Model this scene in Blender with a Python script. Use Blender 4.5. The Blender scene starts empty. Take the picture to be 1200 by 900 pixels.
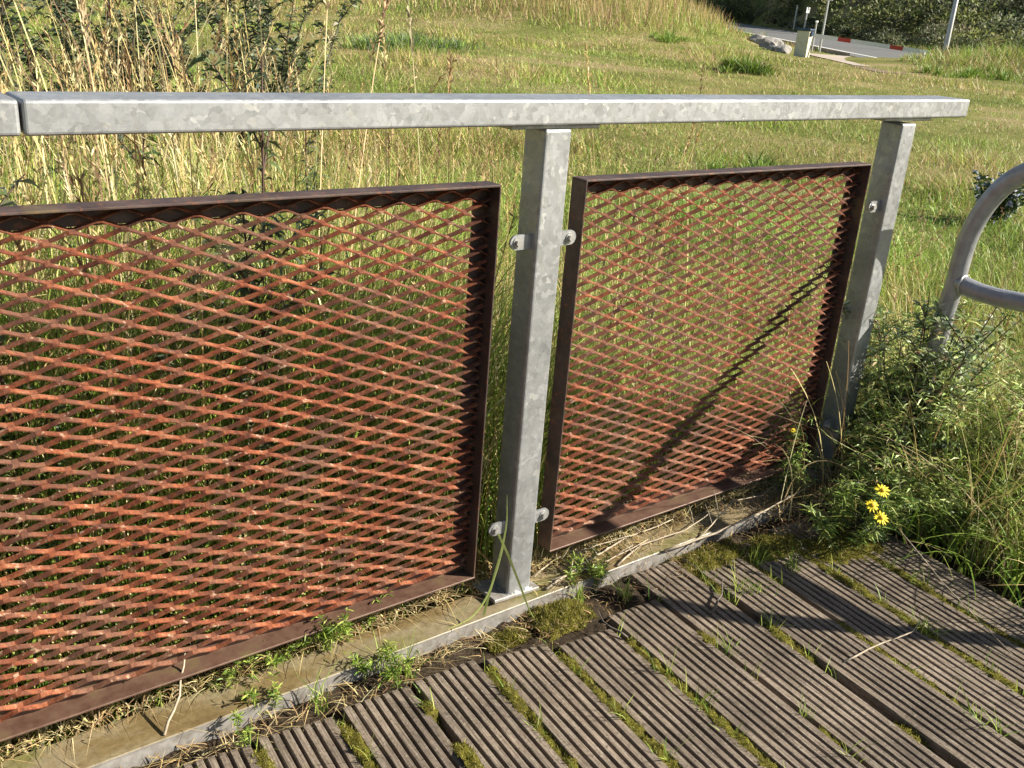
import bpy, bmesh, math, random
import numpy as np
from mathutils import Vector, Matrix, noise as mnoise

random.seed(7)
rng = np.random.default_rng(11)
PI = math.pi
scene = bpy.context.scene
COL = scene.collection

# ------------------------------------------------------------------ camera
CAM = Vector((-0.968, -1.624, 1.369))
cam_d = bpy.data.cameras.new('camera')
cam = bpy.data.objects.new('camera', cam_d)
COL.objects.link(cam)
yaw, pitch, roll = -0.6805, -0.3677, 0.0783
fwd = Vector((-math.sin(yaw) * math.cos(pitch), math.cos(yaw) * math.cos(pitch), math.sin(pitch)))
rgt = Vector((math.cos(yaw), math.sin(yaw), 0))
upv = rgt.cross(fwd)
r2 = math.cos(roll) * rgt + math.sin(roll) * upv
u2 = -math.sin(roll) * rgt + math.cos(roll) * upv
cam.matrix_world = Matrix(((r2.x, u2.x, -fwd.x, CAM.x), (r2.y, u2.y, -fwd.y, CAM.y),
                           (r2.z, u2.z, -fwd.z, CAM.z), (0, 0, 0, 1)))
cam_d.sensor_width = 36
cam_d.lens = 1144.56 / 1200 * 36
cam_d.clip_start = 0.05
cam_d.clip_end = 1000
scene.camera = cam

# ------------------------------------------------------------------ light
SUN_AZ, SUN_EL = math.radians(51.5), math.radians(32.0)
to_sun = Vector((math.sin(SUN_AZ) * math.cos(SUN_EL), -math.cos(SUN_AZ) * math.cos(SUN_EL), math.sin(SUN_EL)))
world = bpy.data.worlds.new('World')
scene.world = world
world.use_nodes = True
wn = world.node_tree
wn.nodes.clear()
sky = wn.nodes.new('ShaderNodeTexSky')
sky.sky_type = 'NISHITA'
sky.sun_disc = False
sky.sun_elevation = SUN_EL
sky.sun_rotation = math.atan2(to_sun.x, to_sun.y)
bg = wn.nodes.new('ShaderNodeBackground')
bg.inputs['Strength'].default_value = 0.05
wo = wn.nodes.new('ShaderNodeOutputWorld')
wn.links.new(sky.outputs[0], bg.inputs[0])
wn.links.new(bg.outputs[0], wo.inputs[0])
sun_d = bpy.data.lights.new('sun', 'SUN')
sun_d.energy = 5.0
sun_d.angle = math.radians(0.53)
sun_d.color = (1.0, 0.93, 0.80)
sun = bpy.data.objects.new('sun', sun_d)
COL.objects.link(sun)
sun.rotation_euler = (-to_sun).to_track_quat('-Z', 'Y').to_euler()
sun.location = to_sun * 30

scene.render.engine = 'CYCLES'
scene.view_settings.view_transform = 'Standard'
scene.view_settings.look = 'None'
scene.view_settings.gamma = 1
scene.view_settings.exposure = 1.38
scene.cycles.max_bounces = 3
scene.cycles.diffuse_bounces = 2
scene.cycles.glossy_bounces = 2
scene.cycles.transmission_bounces = 3
scene.cycles.transparent_max_bounces = 6


# ------------------------------------------------------------------ helpers
def tag(o, label=None, cat=None, group=None, kind=None):
    if label: o['label'] = label
    if cat: o['category'] = cat
    if group: o['group'] = group
    if kind: o['kind'] = kind
    return o


def link(name, me, mat=None, parent=None):
    o = bpy.data.objects.new(name, me)
    COL.objects.link(o)
    if mat is not None and me is not None and len(me.materials) == 0:
        for m in (mat if isinstance(mat, (list, tuple)) else [mat]):
            me.materials.append(m)
    if parent is not None:
        o.parent = parent
    return o


def empty(name, loc=(0, 0, 0)):
    o = bpy.data.objects.new(name, None)
    o.empty_display_size = 0.05
    COL.objects.link(o)
    o.location = loc
    return o


def bm_obj(name, bm, mat, parent=None, smooth=False):
    me = bpy.data.meshes.new(name)
    bm.normal_update()
    bm.to_mesh(me)
    bm.free()
    if smooth:
        me.polygons.foreach_set('use_smooth', [True] * len(me.polygons))
    return link(name, me, mat, parent)


def np_mesh(name, V, Q, C=None, flat=False):
    """all-quad (or all-tri) mesh from numpy arrays; C = per vertex colour"""
    V = np.asarray(V, np.float32).reshape(-1, 3)
    Q = np.asarray(Q, np.int32)
    n, k = Q.shape
    me = bpy.data.meshes.new(name)
    me.vertices.add(len(V))
    me.vertices.foreach_set('co', V.ravel())
    me.loops.add(n * k)
    me.loops.foreach_set('vertex_index', Q.ravel())
    me.polygons.add(n)
    me.polygons.foreach_set('loop_start', np.arange(0, n * k, k, dtype=np.int32))
    me.update(calc_edges=True)
    if flat: me.polygons.foreach_set('use_smooth', np.zeros(n, bool))
    if C is not None:
        at = me.color_attributes.new('Col', 'FLOAT_COLOR', 'POINT')
        c4 = np.ones((len(V), 4), np.float32)
        c4[:, :3] = C
        at.data.foreach_set('color', c4.ravel())
    return me


def box(bm, x0, x1, y0, y1, z0, z1, bevel=0.0, seg=2, mi=0):
    r = bmesh.ops.create_cube(bm, size=1.0)
    vs = r['verts']
    for v in vs:
        v.co = Vector((x0 if v.co.x < 0 else x1, y0 if v.co.y < 0 else y1, z0 if v.co.z < 0 else z1))
    es = {e for v in vs for e in v.link_edges}
    fs = {f for v in vs for f in v.link_faces}
    for f in fs: f.material_index = mi
    if bevel > 0:
        bmesh.ops.bevel(bm, geom=list(es), offset=bevel, segments=seg, affect='EDGES', profile=0.5)


def tube(bm, pts, radii, n=8, cap=True):
    pts = [Vector(p) for p in pts]
    if not isinstance(radii, (list, tuple)): radii = [radii] * len(pts)
    rings = []
    ref = None
    for i, p in enumerate(pts):
        t = (pts[min(i + 1, len(pts) - 1)] - pts[max(i - 1, 0)]).normalized()
        if ref is None:
            ref = Vector((1, 0, 0)) if abs(t.x) < 0.8 else Vector((0, 1, 0))
        a = (ref - t * ref.dot(t)).normalized()
        ref = a
        b = t.cross(a)
        rings.append([bm.verts.new(p + (a * math.cos(2 * PI * k / n) + b * math.sin(2 * PI * k / n)) * radii[i]) for k in range(n)])
    for A, B in zip(rings, rings[1:]):
        for k in range(n):
            bm.faces.new((A[k], A[(k + 1) % n], B[(k + 1) % n], B[k]))
    if cap:
        bm.faces.new(rings[0][::-1])
        bm.faces.new(rings[-1])


def nz(x, y, s=1.0, seed=0.0):
    return mnoise.noise(Vector((x * s + seed, y * s - seed * 0.7, seed * 1.3)))


def npnoise(x, y, s, seed):
    """cheap smooth value noise, vectorised"""
    x = np.asarray(x) * s + seed * 17.3
    y = np.asarray(y) * s + seed * 5.1
    xi, yi = np.floor(x), np.floor(y)
    fx, fy = x - xi, y - yi
    fx, fy = fx * fx * (3 - 2 * fx), fy * fy * (3 - 2 * fy)
    def h(a, b):
        v = np.sin(a * 127.1 + b * 311.7 + seed * 74.7) * 43758.5453
        return v - np.floor(v)
    return (h(xi, yi) * (1 - fx) + h(xi + 1, yi) * fx) * (1 - fy) + (h(xi, yi + 1) * (1 - fx) + h(xi + 1, yi + 1) * fx) * fy


# ------------------------------------------------------------------ materials
class NT:
    def __init__(self, name):
        self.m = bpy.data.materials.new(name)
        self.m.use_nodes = True
        self.t = self.m.node_tree
        self.t.nodes.clear()
        self.out = self.t.nodes.new('ShaderNodeOutputMaterial')

    def n(self, typ, **kw):
        nd = self.t.nodes.new('ShaderNode' + typ)
        for k, v in kw.items():
            if k == 'op': nd.operation = v
            elif k == 'blend': nd.blend_type = v
            elif hasattr(nd, k) and not k[0].isupper(): setattr(nd, k, v)
        return nd

    def l(self, a, b): self.t.links.new(a, b)

    def pos(self, scale=(1, 1, 1), obj=False):
        mp = self.n('Mapping')
        mp.inputs['Scale'].default_value = scale
        if obj:
            self.l(self.n('TexCoord').outputs['Object'], mp.inputs[0])
        else:
            self.l(self.n('NewGeometry').outputs['Position'], mp.inputs[0])
        return mp.outputs[0]

    def noise(self, vec, scale, detail=4, rough=0.6):
        nd = self.n('TexNoise')
        nd.inputs['Scale'].default_value = scale
        nd.inputs['Detail'].default_value = detail
        nd.inputs['Roughness'].default_value = rough
        self.l(vec, nd.inputs['Vector'])
        return nd.outputs['Fac']

    def ramp(self, fac, stops):
        nd = self.n('ValToRGB')
        cr = nd.color_ramp
        while len(cr.elements) > len(stops): cr.elements.remove(cr.elements[-1])
        while len(cr.elements) < len(stops): cr.elements.new(0.5)
        for e, (p, c) in zip(cr.elements, stops):
            e.position = p
            e.color = (c, c, c, 1) if isinstance(c, (int, float)) else (*c, 1)
        self.l(fac, nd.inputs[0])
        return nd.outputs[0]

    def mix(self, fac, a, b, blend='MIX'):
        nd = self.n('MixRGB')
        nd.blend_type = blend
        for i, v in ((0, fac), (1, a), (2, b)):
            if hasattr(v, 'is_linked') or isinstance(v, bpy.types.NodeSocket): self.l(v, nd.inputs[i])
            elif isinstance(v, (int, float)): nd.inputs[i].default_value = v if i == 0 else (v, v, v, 1)
            else: nd.inputs[i].default_value = (*v, 1)
        return nd.outputs[0]

    def bump(self, h, strength=0.3, dist=0.01):
        b = self.n('Bump')
        b.inputs['Strength'].default_value = strength
        b.inputs['Distance'].default_value = dist
        self.l(h, b.inputs['Height'])
        return b.outputs[0]

    def bsdf(self, color, rough=0.7, metal=0.0, normal=None, spec=0.4):
        p = self.n('BsdfPrincipled')
        for k, v in (('Base Color', color), ('Roughness', rough), ('Metallic', metal), ('Specular IOR Level', spec)):
            if isinstance(v, bpy.types.NodeSocket): self.l(v, p.inputs[k])
            elif isinstance(v, (int, float)): p.inputs[k].default_value = v
            else: p.inputs[k].default_value = (*v, 1)
        if normal: self.l(normal, p.inputs['Normal'])
        return p.outputs[0]

    def done(self, sh):
        self.l(sh, self.out.inputs[0])
        return self.m


def mat_plain(name, col, rough=0.7, metal=0.0, var=0.25, scale=12):
    t = NT(name)
    f = t.noise(t.pos(), scale)
    c = t.mix(t.ramp(f, [(0.3, 1 - var), (0.7, 1 + var * 0.3)]), (0, 0, 0), col)
    return t.done(t.bsdf(t.mix(1.0, t.ramp(f, [(0.3, 1 - var), (0.75, 1.0)]), col, 'MULTIPLY'), rough, metal))


def mat_galv():
    t = NT('galvanised_steel')
    p = t.pos()
    v = t.n('TexVoronoi')
    v.inputs['Scale'].default_value = 75
    warp = t.mix(0.02, p, t.n('TexNoise').outputs['Color'], 'ADD')
    wn_ = t.n('TexNoise'); wn_.inputs['Scale'].default_value = 40
    t.l(p, wn_.inputs['Vector'])
    warp = t.mix(0.025, p, wn_.outputs['Color'], 'ADD')
    t.l(warp, v.inputs['Vector'])
    cell = t.n('SeparateColor'); t.l(v.outputs['Color'], cell.inputs[0])
    v2 = t.n('TexVoronoi'); v2.inputs['Scale'].default_value = 210
    t.l(warp, v2.inputs['Vector'])
    cell2 = t.n('SeparateColor'); t.l(v2.outputs['Color'], cell2.inputs[0])
    base = t.ramp(t.mix(0.38, cell.outputs[0], cell2.outputs[0]), [(0.0, (0.2713, 0.2791, 0.2914)), (0.7, (0.3374, 0.3452, 0.3504)), (0.9, (0.3593, 0.3635, 0.3614)), (1.0, (0.44, 0.437, 0.4204))])
    pb = t.ramp(cell.outputs[2], [(0.87, 0.0), (0.93, 0.42)])
    pb = t.mix(1.0, pb, t.ramp(t.noise(p, 11, 4), [(0.42, 0.0), (0.6, 1.0)]), 'MULTIPLY')
    base = t.mix(pb, base, (0.5704, 0.561, 0.5327))
    big = t.noise(p, 7, 5)
    c = t.mix(1.0, base, t.ramp(big, [(0.3, 0.76), (0.7, 1.08)]), 'MULTIPLY')
    drip = t.noise(t.pos((40, 40, 2.5)), 2.2, 5, 0.7)
    c = t.mix(t.ramp(drip, [(0.56, 0.0), (0.75, 0.35)]), c, (0.4546, 0.448, 0.4278))
    dirt = t.noise(p, 55, 6, 0.7)
    c = t.mix(t.ramp(dirt, [(0.60, 0.0), (0.74, 0.45)]), c, (0.1833, 0.1689, 0.1476))
    scr = t.noise(t.pos((6, 90, 90)), 6, 3)
    rr = t.ramp(cell.outputs[1], [(0.0, 0.38), (1.0, 0.56)])
    nrm = t.bump(t.mix(0.5, cell.outputs[0], scr), 0.06, 0.002)
    return t.done(t.bsdf(c, rr, 0.55, nrm, 0.7))


def mat_rust(name, pale=0.5, dark=0.35):
    t = NT(name)
    p = t.pos()
    a = t.noise(p, 22, 7, 0.75)
    c = t.ramp(a, [(0.33, (0.03587, 0.01276, 0.007197)), (0.43, (0.1076, 0.02733, 0.01079)), (0.53, (0.2152, 0.05952, 0.02338)), (0.61, (0.2582, 0.09106, 0.04137)), (0.72, (0.3085, 0.1641, 0.09664))])
    g = t.noise(p, 4.5, 6, 0.7)
    c = t.mix(t.ramp(g, [(0.46, 0.0), (0.62, 1.5 * pale)]), c, (0.1722, 0.09416, 0.05846))
    oi = t.n('ObjectInfo')
    c = t.mix(1.0, c, t.ramp(oi.outputs['Random'], [(0.0, 0.72), (1.0, 1.12)]), 'MULTIPLY')
    dk = t.noise(p, 9, 6, 0.75)
    c = t.mix(t.ramp(dk, [(0.50, 0.0), (0.64, 0.75)]), c, (0.08915, 0.03384, 0.0208))
    f = t.noise(p, 150, 5, 0.7)
    c = t.mix(t.ramp(f, [(0.50, 0.0), (0.66, dark * 1.8)]), c, (0.04305, 0.01641, 0.008992))
    f2 = t.noise(p, 60, 3, 0.6)
    c = t.mix(t.ramp(f2, [(0.62, 0.0), (0.70, 0.75)]), c, (0.3946, 0.2673, 0.1798))  # pale rust flecks that also paint in glints on the mesh knuckles
    return t.done(t.bsdf(c, t.ramp(f, [(0.3, 0.55), (0.7, 0.85)]), 0.0, t.bump(f, 0.45, 0.002), 0.35))


def mat_frame():
    t = NT('rusted_dark_frame')
    p = t.pos()
    a = t.noise(p, 14, 6, 0.65)
    c = t.ramp(a, [(0.3, (0.028, 0.0184, 0.0168)), (0.52, (0.06, 0.0384, 0.0336)), (0.68, (0.092, 0.0624, 0.0528)), (0.8, (0.16, 0.056, 0.028))])
    f = t.noise(p, 70, 5, 0.7)
    c = t.mix(t.ramp(f, [(0.55, 0.0), (0.7, 0.6)]), c, (0.24, 0.08, 0.032))
    m = t.noise(p, 6, 4)
    c = t.mix(t.ramp(m, [(0.56, 0.0), (0.7, 0.5)]), c, (0.16, 0.12, 0.04))
    sp = t.n('SeparateXYZ'); t.l(p, sp.inputs[0])
    low = t.ramp(sp.outputs[2], [(0.085, 1.0), (0.16, 0.0)])
    rz = t.ramp(t.noise(p, 18, 6, 0.7), [(0.35, (0.075, 0.036, 0.024)), (0.55, (0.115, 0.066, 0.044)), (0.7, (0.12, 0.09, 0.04))])
    c = t.mix(low, c, rz)
    return t.done(t.bsdf(c, 0.55, 0.1, t.bump(f, 0.3, 0.002), 0.4))


def mat_wood():
    t = NT('weathered_decking_wood')
    p = t.pos((1, 0.05, 1), obj=True)
    g = t.noise(p, 260, 5, 0.65)
    c = t.ramp(g, [(0.25, (0.0738, 0.05337, 0.0385)), (0.5, (0.1734, 0.1373, 0.1036)), (0.72, (0.2952, 0.2478, 0.1999))])
    w = t.pos()
    b = t.noise(w, 5, 5, 0.65)
    c = t.mix(1.0, c, t.ramp(b, [(0.3, 0.50), (0.62, 1.2)]), 'MULTIPLY')
    d = t.noise(w, 130, 6, 0.75)
    c = t.mix(t.ramp(d, [(0.53, 0.0), (0.66, 0.85)]), c, (0.04427, 0.03431, 0.02666))
    l = t.noise(w, 170, 4, 0.7)
    c = t.mix(t.ramp(l, [(0.60, 0.0), (0.68, 0.6)]), c, (0.4059, 0.3813, 0.3257))
    oi = t.n('ObjectInfo')
    c = t.mix(1.0, c, t.ramp(oi.outputs['Random'], [(0.0, (0.8736, 0.8664, 0.8584)), (0.5, (1.0, 1.0, 1.0)), (1.0, (1.14, 1.10, 1.05))]), 'MULTIPLY')
    gm = t.noise(w, 9, 5, 0.7)
    c = t.mix(t.ramp(gm, [(0.62, 0.0), (0.75, 0.35)]), c, (0.09596, 0.09147, 0.02961))
    return t.done(t.bsdf(c, 0.8, 0.0, t.bump(t.mix(0.5, g, d), 0.5, 0.004), 0.25))


def mat_kerb_top():
    t = NT('stained_steel_channel')
    p = t.pos()
    a = t.noise(t.pos((1, 2.5, 1)), 3.2, 5, 0.6)
    c = t.ramp(a, [(0.3, (0.1107, 0.07412, 0.03096)), (0.44, (0.1619, 0.1177, 0.05307)), (0.55, (0.2129, 0.1744, 0.1062)), (0.68, (0.1362, 0.1264, 0.03981))])
    g = t.noise(p, 60, 6, 0.7)
    c = t.mix(1.0, c, t.ramp(g, [(0.3, 0.7), (0.6, 1.05)]), 'MULTIPLY')
    return t.done(t.bsdf(c, t.ramp(g, [(0.3, 0.32), (0.7, 0.6)]), 0.0, t.bump(g, 0.12, 0.002), 0.5))


def mat_kerb_face():
    t = NT('grey_channel_face')
    p = t.pos()
    g = t.noise(p, 30, 6, 0.7)
    c = t.ramp(g, [(0.3, (0.1318, 0.1166, 0.09477)), (0.55, (0.2434, 0.2281, 0.2106)), (0.75, (0.3448, 0.3245, 0.3001))])
    return t.done(t.bsdf(c, 0.55, 0.1, t.bump(g, 0.15, 0.002)))


def mat_leaf(name, transl=0.35, rough=0.55, gain=1.0):
    t = NT(name)
    at = t.n('VertexColor'); at.layer_name = 'Col'
    c = at.outputs[0]
    if gain != 1.0: c = t.mix(1.0, c, gain, 'MULTIPLY')
    p = t.bsdf(c, rough, 0.0, None, 0.3)
    tr = t.n('BsdfTranslucent')
    t.l(c, tr.inputs[0])
    ms = t.n('MixShader')
    ms.inputs[0].default_value = transl
    t.l(p, ms.inputs[1]); t.l(tr.outputs[0], ms.inputs[2])
    return t.done(ms.outputs[0])


def mat_ground():
    t = NT('meadow_soil')
    p = t.pos()
    a = t.noise(p, 0.35, 6, 0.6)
    c = t.ramp(a, [(0.34, (0.1137, 0.1313, 0.0294)), (0.5, (0.21, 0.2056, 0.063)), (0.66, (0.315, 0.2538, 0.126))])
    b = t.noise(p, 22, 6, 0.75)
    c = t.mix(1.0, c, t.ramp(b, [(0.25, 0.35), (0.7, 1.2)]), 'MULTIPLY')
    return t.done(t.bsdf(c, 0.95, 0, t.bump(b, 0.8, 0.05), 0.1))


def mat_asphalt():
    t = NT('worn_asphalt')
    p = t.pos()
    a = t.noise(p, 0.8, 5, 0.6)
    b = t.noise(p, 60, 4, 0.7)
    c = t.mix(0.5, t.ramp(a, [(0.3, (0.08, 0.0784, 0.076)), (0.7, (0.12, 0.1176, 0.112))]), t.ramp(b, [(0.3, (0.064, 0.064, 0.064)), (0.7, (0.16, 0.16, 0.156))]))
    return t.done(t.bsdf(c, 0.85))


def mat_moss():
    t = NT('moss')
    p = t.pos()
    a = t.noise(p, 40, 5, 0.7)
    c = t.ramp(a, [(0.3, (0.055, 0.05, 0.012)), (0.5, (0.14, 0.125, 0.022)), (0.7, (0.22, 0.21, 0.035))])
    b = t.noise(p, 350, 4, 0.8)
    return t.done(t.bsdf(t.mix(1.0, c, t.ramp(b, [(0.3, 0.5), (0.65, 1.15)]), 'MULTIPLY'), 0.95, 0, t.bump(b, 0.9, 0.006), 0.1))


def mat_soil():
    t = NT('dark_soil')
    p = t.pos()
    a = t.noise(p, 60, 6, 0.75)
    c = t.ramp(a, [(0.3, (0.022, 0.016, 0.011)), (0.6, (0.06, 0.045, 0.03)), (0.75, (0.10, 0.085, 0.05))])
    return t.done(t.bsdf(c, 0.95, 0, t.bump(a, 0.8, 0.02), 0.1))


M_galv = mat_galv()
M_rust = mat_rust('rusted_expanded_metal')
M_frame = mat_frame()
M_wood = mat_wood()
M_ktop = mat_kerb_top()
M_kface = mat_kerb_face()
M_grass = mat_leaf('grass_blades', 0.28, 0.5)
M_straw = mat_leaf('dry_straw', 0.2, 0.6)
M_leaf = mat_leaf('herb_leaves', 0.3, 0.45)
M_shrub = mat_leaf('shrub_leaves', 0.35, 0.6)
M_ground = mat_ground()
M_asph = mat_asphalt()
M_moss = mat_moss()
M_soil = mat_soil()
M_hoop = mat_plain('dull_zinc_tube', (0.36, 0.365, 0.385), 0.30, 0.3, 0.35, 30)
M_bolt = mat_plain('zinc_bolt', (0.45, 0.44, 0.42), 0.4, 0.5, 0.3, 90)
M_twig = mat_plain('dry_twig', (0.45, 0.37, 0.27), 0.8, 0, 0.45, 60)
M_stem = mat_plain('dark_reddish_stem', (0.10, 0.055, 0.04), 0.7, 0, 0.4, 60)
M_bark = mat_plain('grey_bark', (0.13, 0.11, 0.09), 0.85, 0, 0.4, 40)
M_gstem = mat_plain('green_stem', (0.16, 0.17, 0.06), 0.6, 0, 0.35, 60)
M_yellow = mat_plain('yellow_petal', (0.85, 0.66, 0.01), 0.6, 0, 0.12, 200)
M_ydisc = mat_plain('orange_disc', (0.62, 0.36, 0.01), 0.7, 0, 0.3, 400)
M_white = mat_plain('white_paint', (0.78, 0.77, 0.73), 0.5, 0, 0.15, 20)
M_cream = mat_plain('cream_paint', (0.66, 0.62, 0.46), 0.6, 0, 0.2, 6)
M_red = mat_plain('red_paint', (0.5, 0.06, 0.04), 0.5, 0, 0.2, 8)
M_blue = mat_plain('dark_blue_cap', (0.035, 0.06, 0.11), 0.4, 0, 0.3, 6)
M_post = mat_plain('grey_lamp_paint', (0.5, 0.5, 0.48), 0.5, 0.2, 0.15, 3)
M_rock = mat_plain('grey_boulder', (0.33, 0.31, 0.28), 0.9, 0, 0.5, 4)
M_pave = mat_plain('pale_concrete', (0.42, 0.35, 0.29), 0.9, 0, 0.3, 3)
M_brickpath = mat_plain('brown_brick_paving', (0.21, 0.14, 0.105), 0.9, 0, 0.5, 3)

# ------------------------------------------------------------------ terrain
FH = np.array([0.6291, 0.7773])
RU = np.array([0.62, 0.785])     # along the far road
RN = np.array([0.785, -0.62])    # across it


def sstep(a, b, x):
    t = np.clip((x - a) / (b - a), 0, 1)
    return t * t * (3 - 2 * t)


def verge_mask(x, y):
    return np.exp(-(((x - 34.5) * 0.62 + (y - 14.6) * 0.785) / 5.0) ** 2 - (((x - 34.5) * 0.785 - (y - 14.6) * 0.62) / 3.9) ** 2)


def terrain(x, y):
    x = np.asarray(x, float); y = np.asarray(y, float)
    r = (x - CAM.x) * FH[0] + (y - CAM.y) * FH[1]
    z = -0.15 + 0.0155 * np.clip(r, -5, 200)
    dist = np.hypot(x - CAM.x, y - CAM.y)
    u = x * RU[0] + y * RU[1]
    n = x * RN[0] + y * RN[1]
    rough = (npnoise(x, y, 0.5, 1) - 0.5) * 0.10 + (npnoise(x, y, 0.13, 2) - 0.5) * 0.25 * sstep(6, 20, dist)
    onroad = sstep(8.6, 10.0, n) * (1 - sstep(21.5, 23, n)) * sstep(18, 25, u)
    z = z + rough * (1 - onroad) * sstep(0.1, 2.0, np.abs(dist - 0.0) * 0.4)
    # dune mound left of the gate pillar
    m = np.exp(-(((x - 29.0) * 0.62 + (y - 33.5) * 0.785) / 8.0) ** 2 - (((x - 29.0) * 0.785 - (y - 33.5) * 0.62) / 6.0) ** 2)
    z = z + 2.3 * m * (1 - onroad)
    # grass verge between the path and the road
    v = verge_mask(x, y)
    z = z + 0.75 * v
    # scrub covered hills behind
    z = z + 13 * sstep(23, 62, n) * sstep(15, 40, u) + 9 * sstep(58, 115, r) * (1 - sstep(2, 11, n) * (1 - sstep(22, 26, n)))
    z = z + 0.8 * sstep(1.2, 3.0, n) * 0
    return z


def tz(x, y): return float(terrain(np.array([x]), np.array([y]))[0])


# polar ground sheet, fine near the fence and coarse at the horizon
def make_ground():
    rs = np.concatenate([[0.0], np.geomspace(0.25, 600, 150)])
    na = 192
    an = np.linspace(0, 2 * PI, na, endpoint=False)
    R, A = np.meshgrid(rs[1:], an, indexing='ij')
    cx, cy = 0.6, 0.4
    X = cx + R * np.sin(A); Y = cy + R * np.cos(A)
    Z = terrain(X, Y)
    # tucked under the deck
    under = (1 - sstep(-0.10, 0.02, Y)) * (1 - sstep(1.60, 1.95, X)) * sstep(-6, -5.5, Y)
    Z = Z - 0.25 * under - 0.0
    V = np.stack([X, Y, Z], -1).reshape(-1, 3)
    i, j = np.meshgrid(np.arange(len(rs) - 2), np.arange(na), indexing='ij')
    q = np.stack([i * na + j, i * na + (j + 1) % na, (i + 1) * na + (j + 1) % na, (i + 1) * na + j], -1).reshape(-1, 4)
    q = q[:, ::-1]
    V = np.vstack([V, [[cx, cy, float(terrain(cx, cy))]]])
    c = len(V) - 1
    inner = np.array([[c, (k + 1) % na, k, k] for k in range(na)])
    me = np_mesh('ground', V, q)
    o = link('ground', me, M_ground)
    tag(o, kind='structure')
    # close the little hole at the centre
    bm = bmesh.new(); bm.from_mesh(me); bm.verts.ensure_lookup_table()
    vc = bm.verts[c]
    for k in range(na): bm.faces.new((vc, bm.verts[(k + 1) % na], bm.verts[k]))
    bmesh.ops.recalc_face_normals(bm, faces=bm.faces)
    bm.to_mesh(me); bm.free()
    me.polygons.foreach_set('use_smooth', [True] * len(me.polygons))
    return o


make_ground()


def road_strip(name, n0, n1, u0, u1, dz, mat, nu=60, nn=6, kind='structure'):
    U, N = np.meshgrid(np.linspace(u0, u1, nu), np.linspace(n0, n1, nn), indexing='ij')
    X = U * RU[0] + N * RN[0]; Y = U * RU[1] + N * RN[1]
    r = (X - CAM.x) * FH[0] + (Y - CAM.y) * FH[1]
    Z = -0.15 + 0.0155 * r + dz
    i, j = np.meshgrid(np.arange(nu - 1), np.arange(nn - 1), indexing='ij')
    q = np.stack([i * nn + j, i * nn + j + 1, (i + 1) * nn + j + 1, (i + 1) * nn + j], -1).reshape(-1, 4)
    o = link(name, np_mesh(name, np.stack([X, Y, Z], -1), q), mat)
    if kind: tag(o, kind=kind)
    return o


road = road_strip('road', 13.0, 20.6, 34, 105, 0.06, M_asph)
road_strip('edge_line', 13.95, 14.12, 34, 104, 0.064, M_white, nn=2)
road_strip('edge_line', 19.6, 19.75, 34, 104, 0.064, M_white, nn=2)
road_strip('pavement', 10.9, 12.9, 31.5, 38.6, 0.045, M_pave, 20)
road_strip('path', 10.7, 12.1, 28.6, 31.4, 0.03, M_brickpath, 20)
# road kerb: a real step along the near side
bm = bmesh.new()
for u in np.arange(39.0, 100, 1.0):
    a = Vector((*(u * RU + 12.9 * RN), 0)); b = Vector((*((u + 0.99) * RU + 12.9 * RN), 0))
    for P in (a, b):
        P.z = -0.15 + 0.0155 * ((P.x - CAM.x) * FH[0] + (P.y - CAM.y) * FH[1])
    nn_ = Vector((*RN, 0)) * 0.12
    vs = [bm.verts.new(p) for p in (a, b, b + nn_, a + nn_)]
    vt = [bm.verts.new(v.co + Vector((0, 0, 0.16))) for v in vs]
    bm.faces.new(vt)
    for k in range(4): bm.faces.new((vs[k], vs[(k + 1) % 4], vt[(k + 1) % 4], vt[k]))
bmesh.ops.recalc_face_normals(bm, faces=bm.faces)
tag(bm_obj('road_kerb', bm, M_pave), kind='structure')


# ------------------------------------------------------------------ railing
railing = empty('steel_railing', (0.391, 0, 0))
tag(railing, 'galvanised steel railing with two rusty expanded metal infill panels along the deck edge', 'railing')
RX = 0.391


def rparent(o):
    o.parent = railing
    o.matrix_parent_inverse = Matrix.Translation((-RX, 0, 0))
    return o


def top_rail(x0, x1, closed):
    bm = bmesh.new()
    H, W, h = 1.2, 0.068, 0.0525
    box(bm, x0, x1, -0.044, 0.068, H - h, H, 0.0055, 3)
    # subtle sag so the long edge is not perfectly straight
    bmesh.ops.bisect_plane
    o = rparent(bm_obj('top_rail', bm, M_galv, None))
    for v in o.data.vertices: v.co.z += 0.006 * (v.co.x - 0.48)
    return o


top_rail(-0.635, 2.0, True)
top_rail(-2.4, -0.6395, True)
for k in range(2):
    pass

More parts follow.
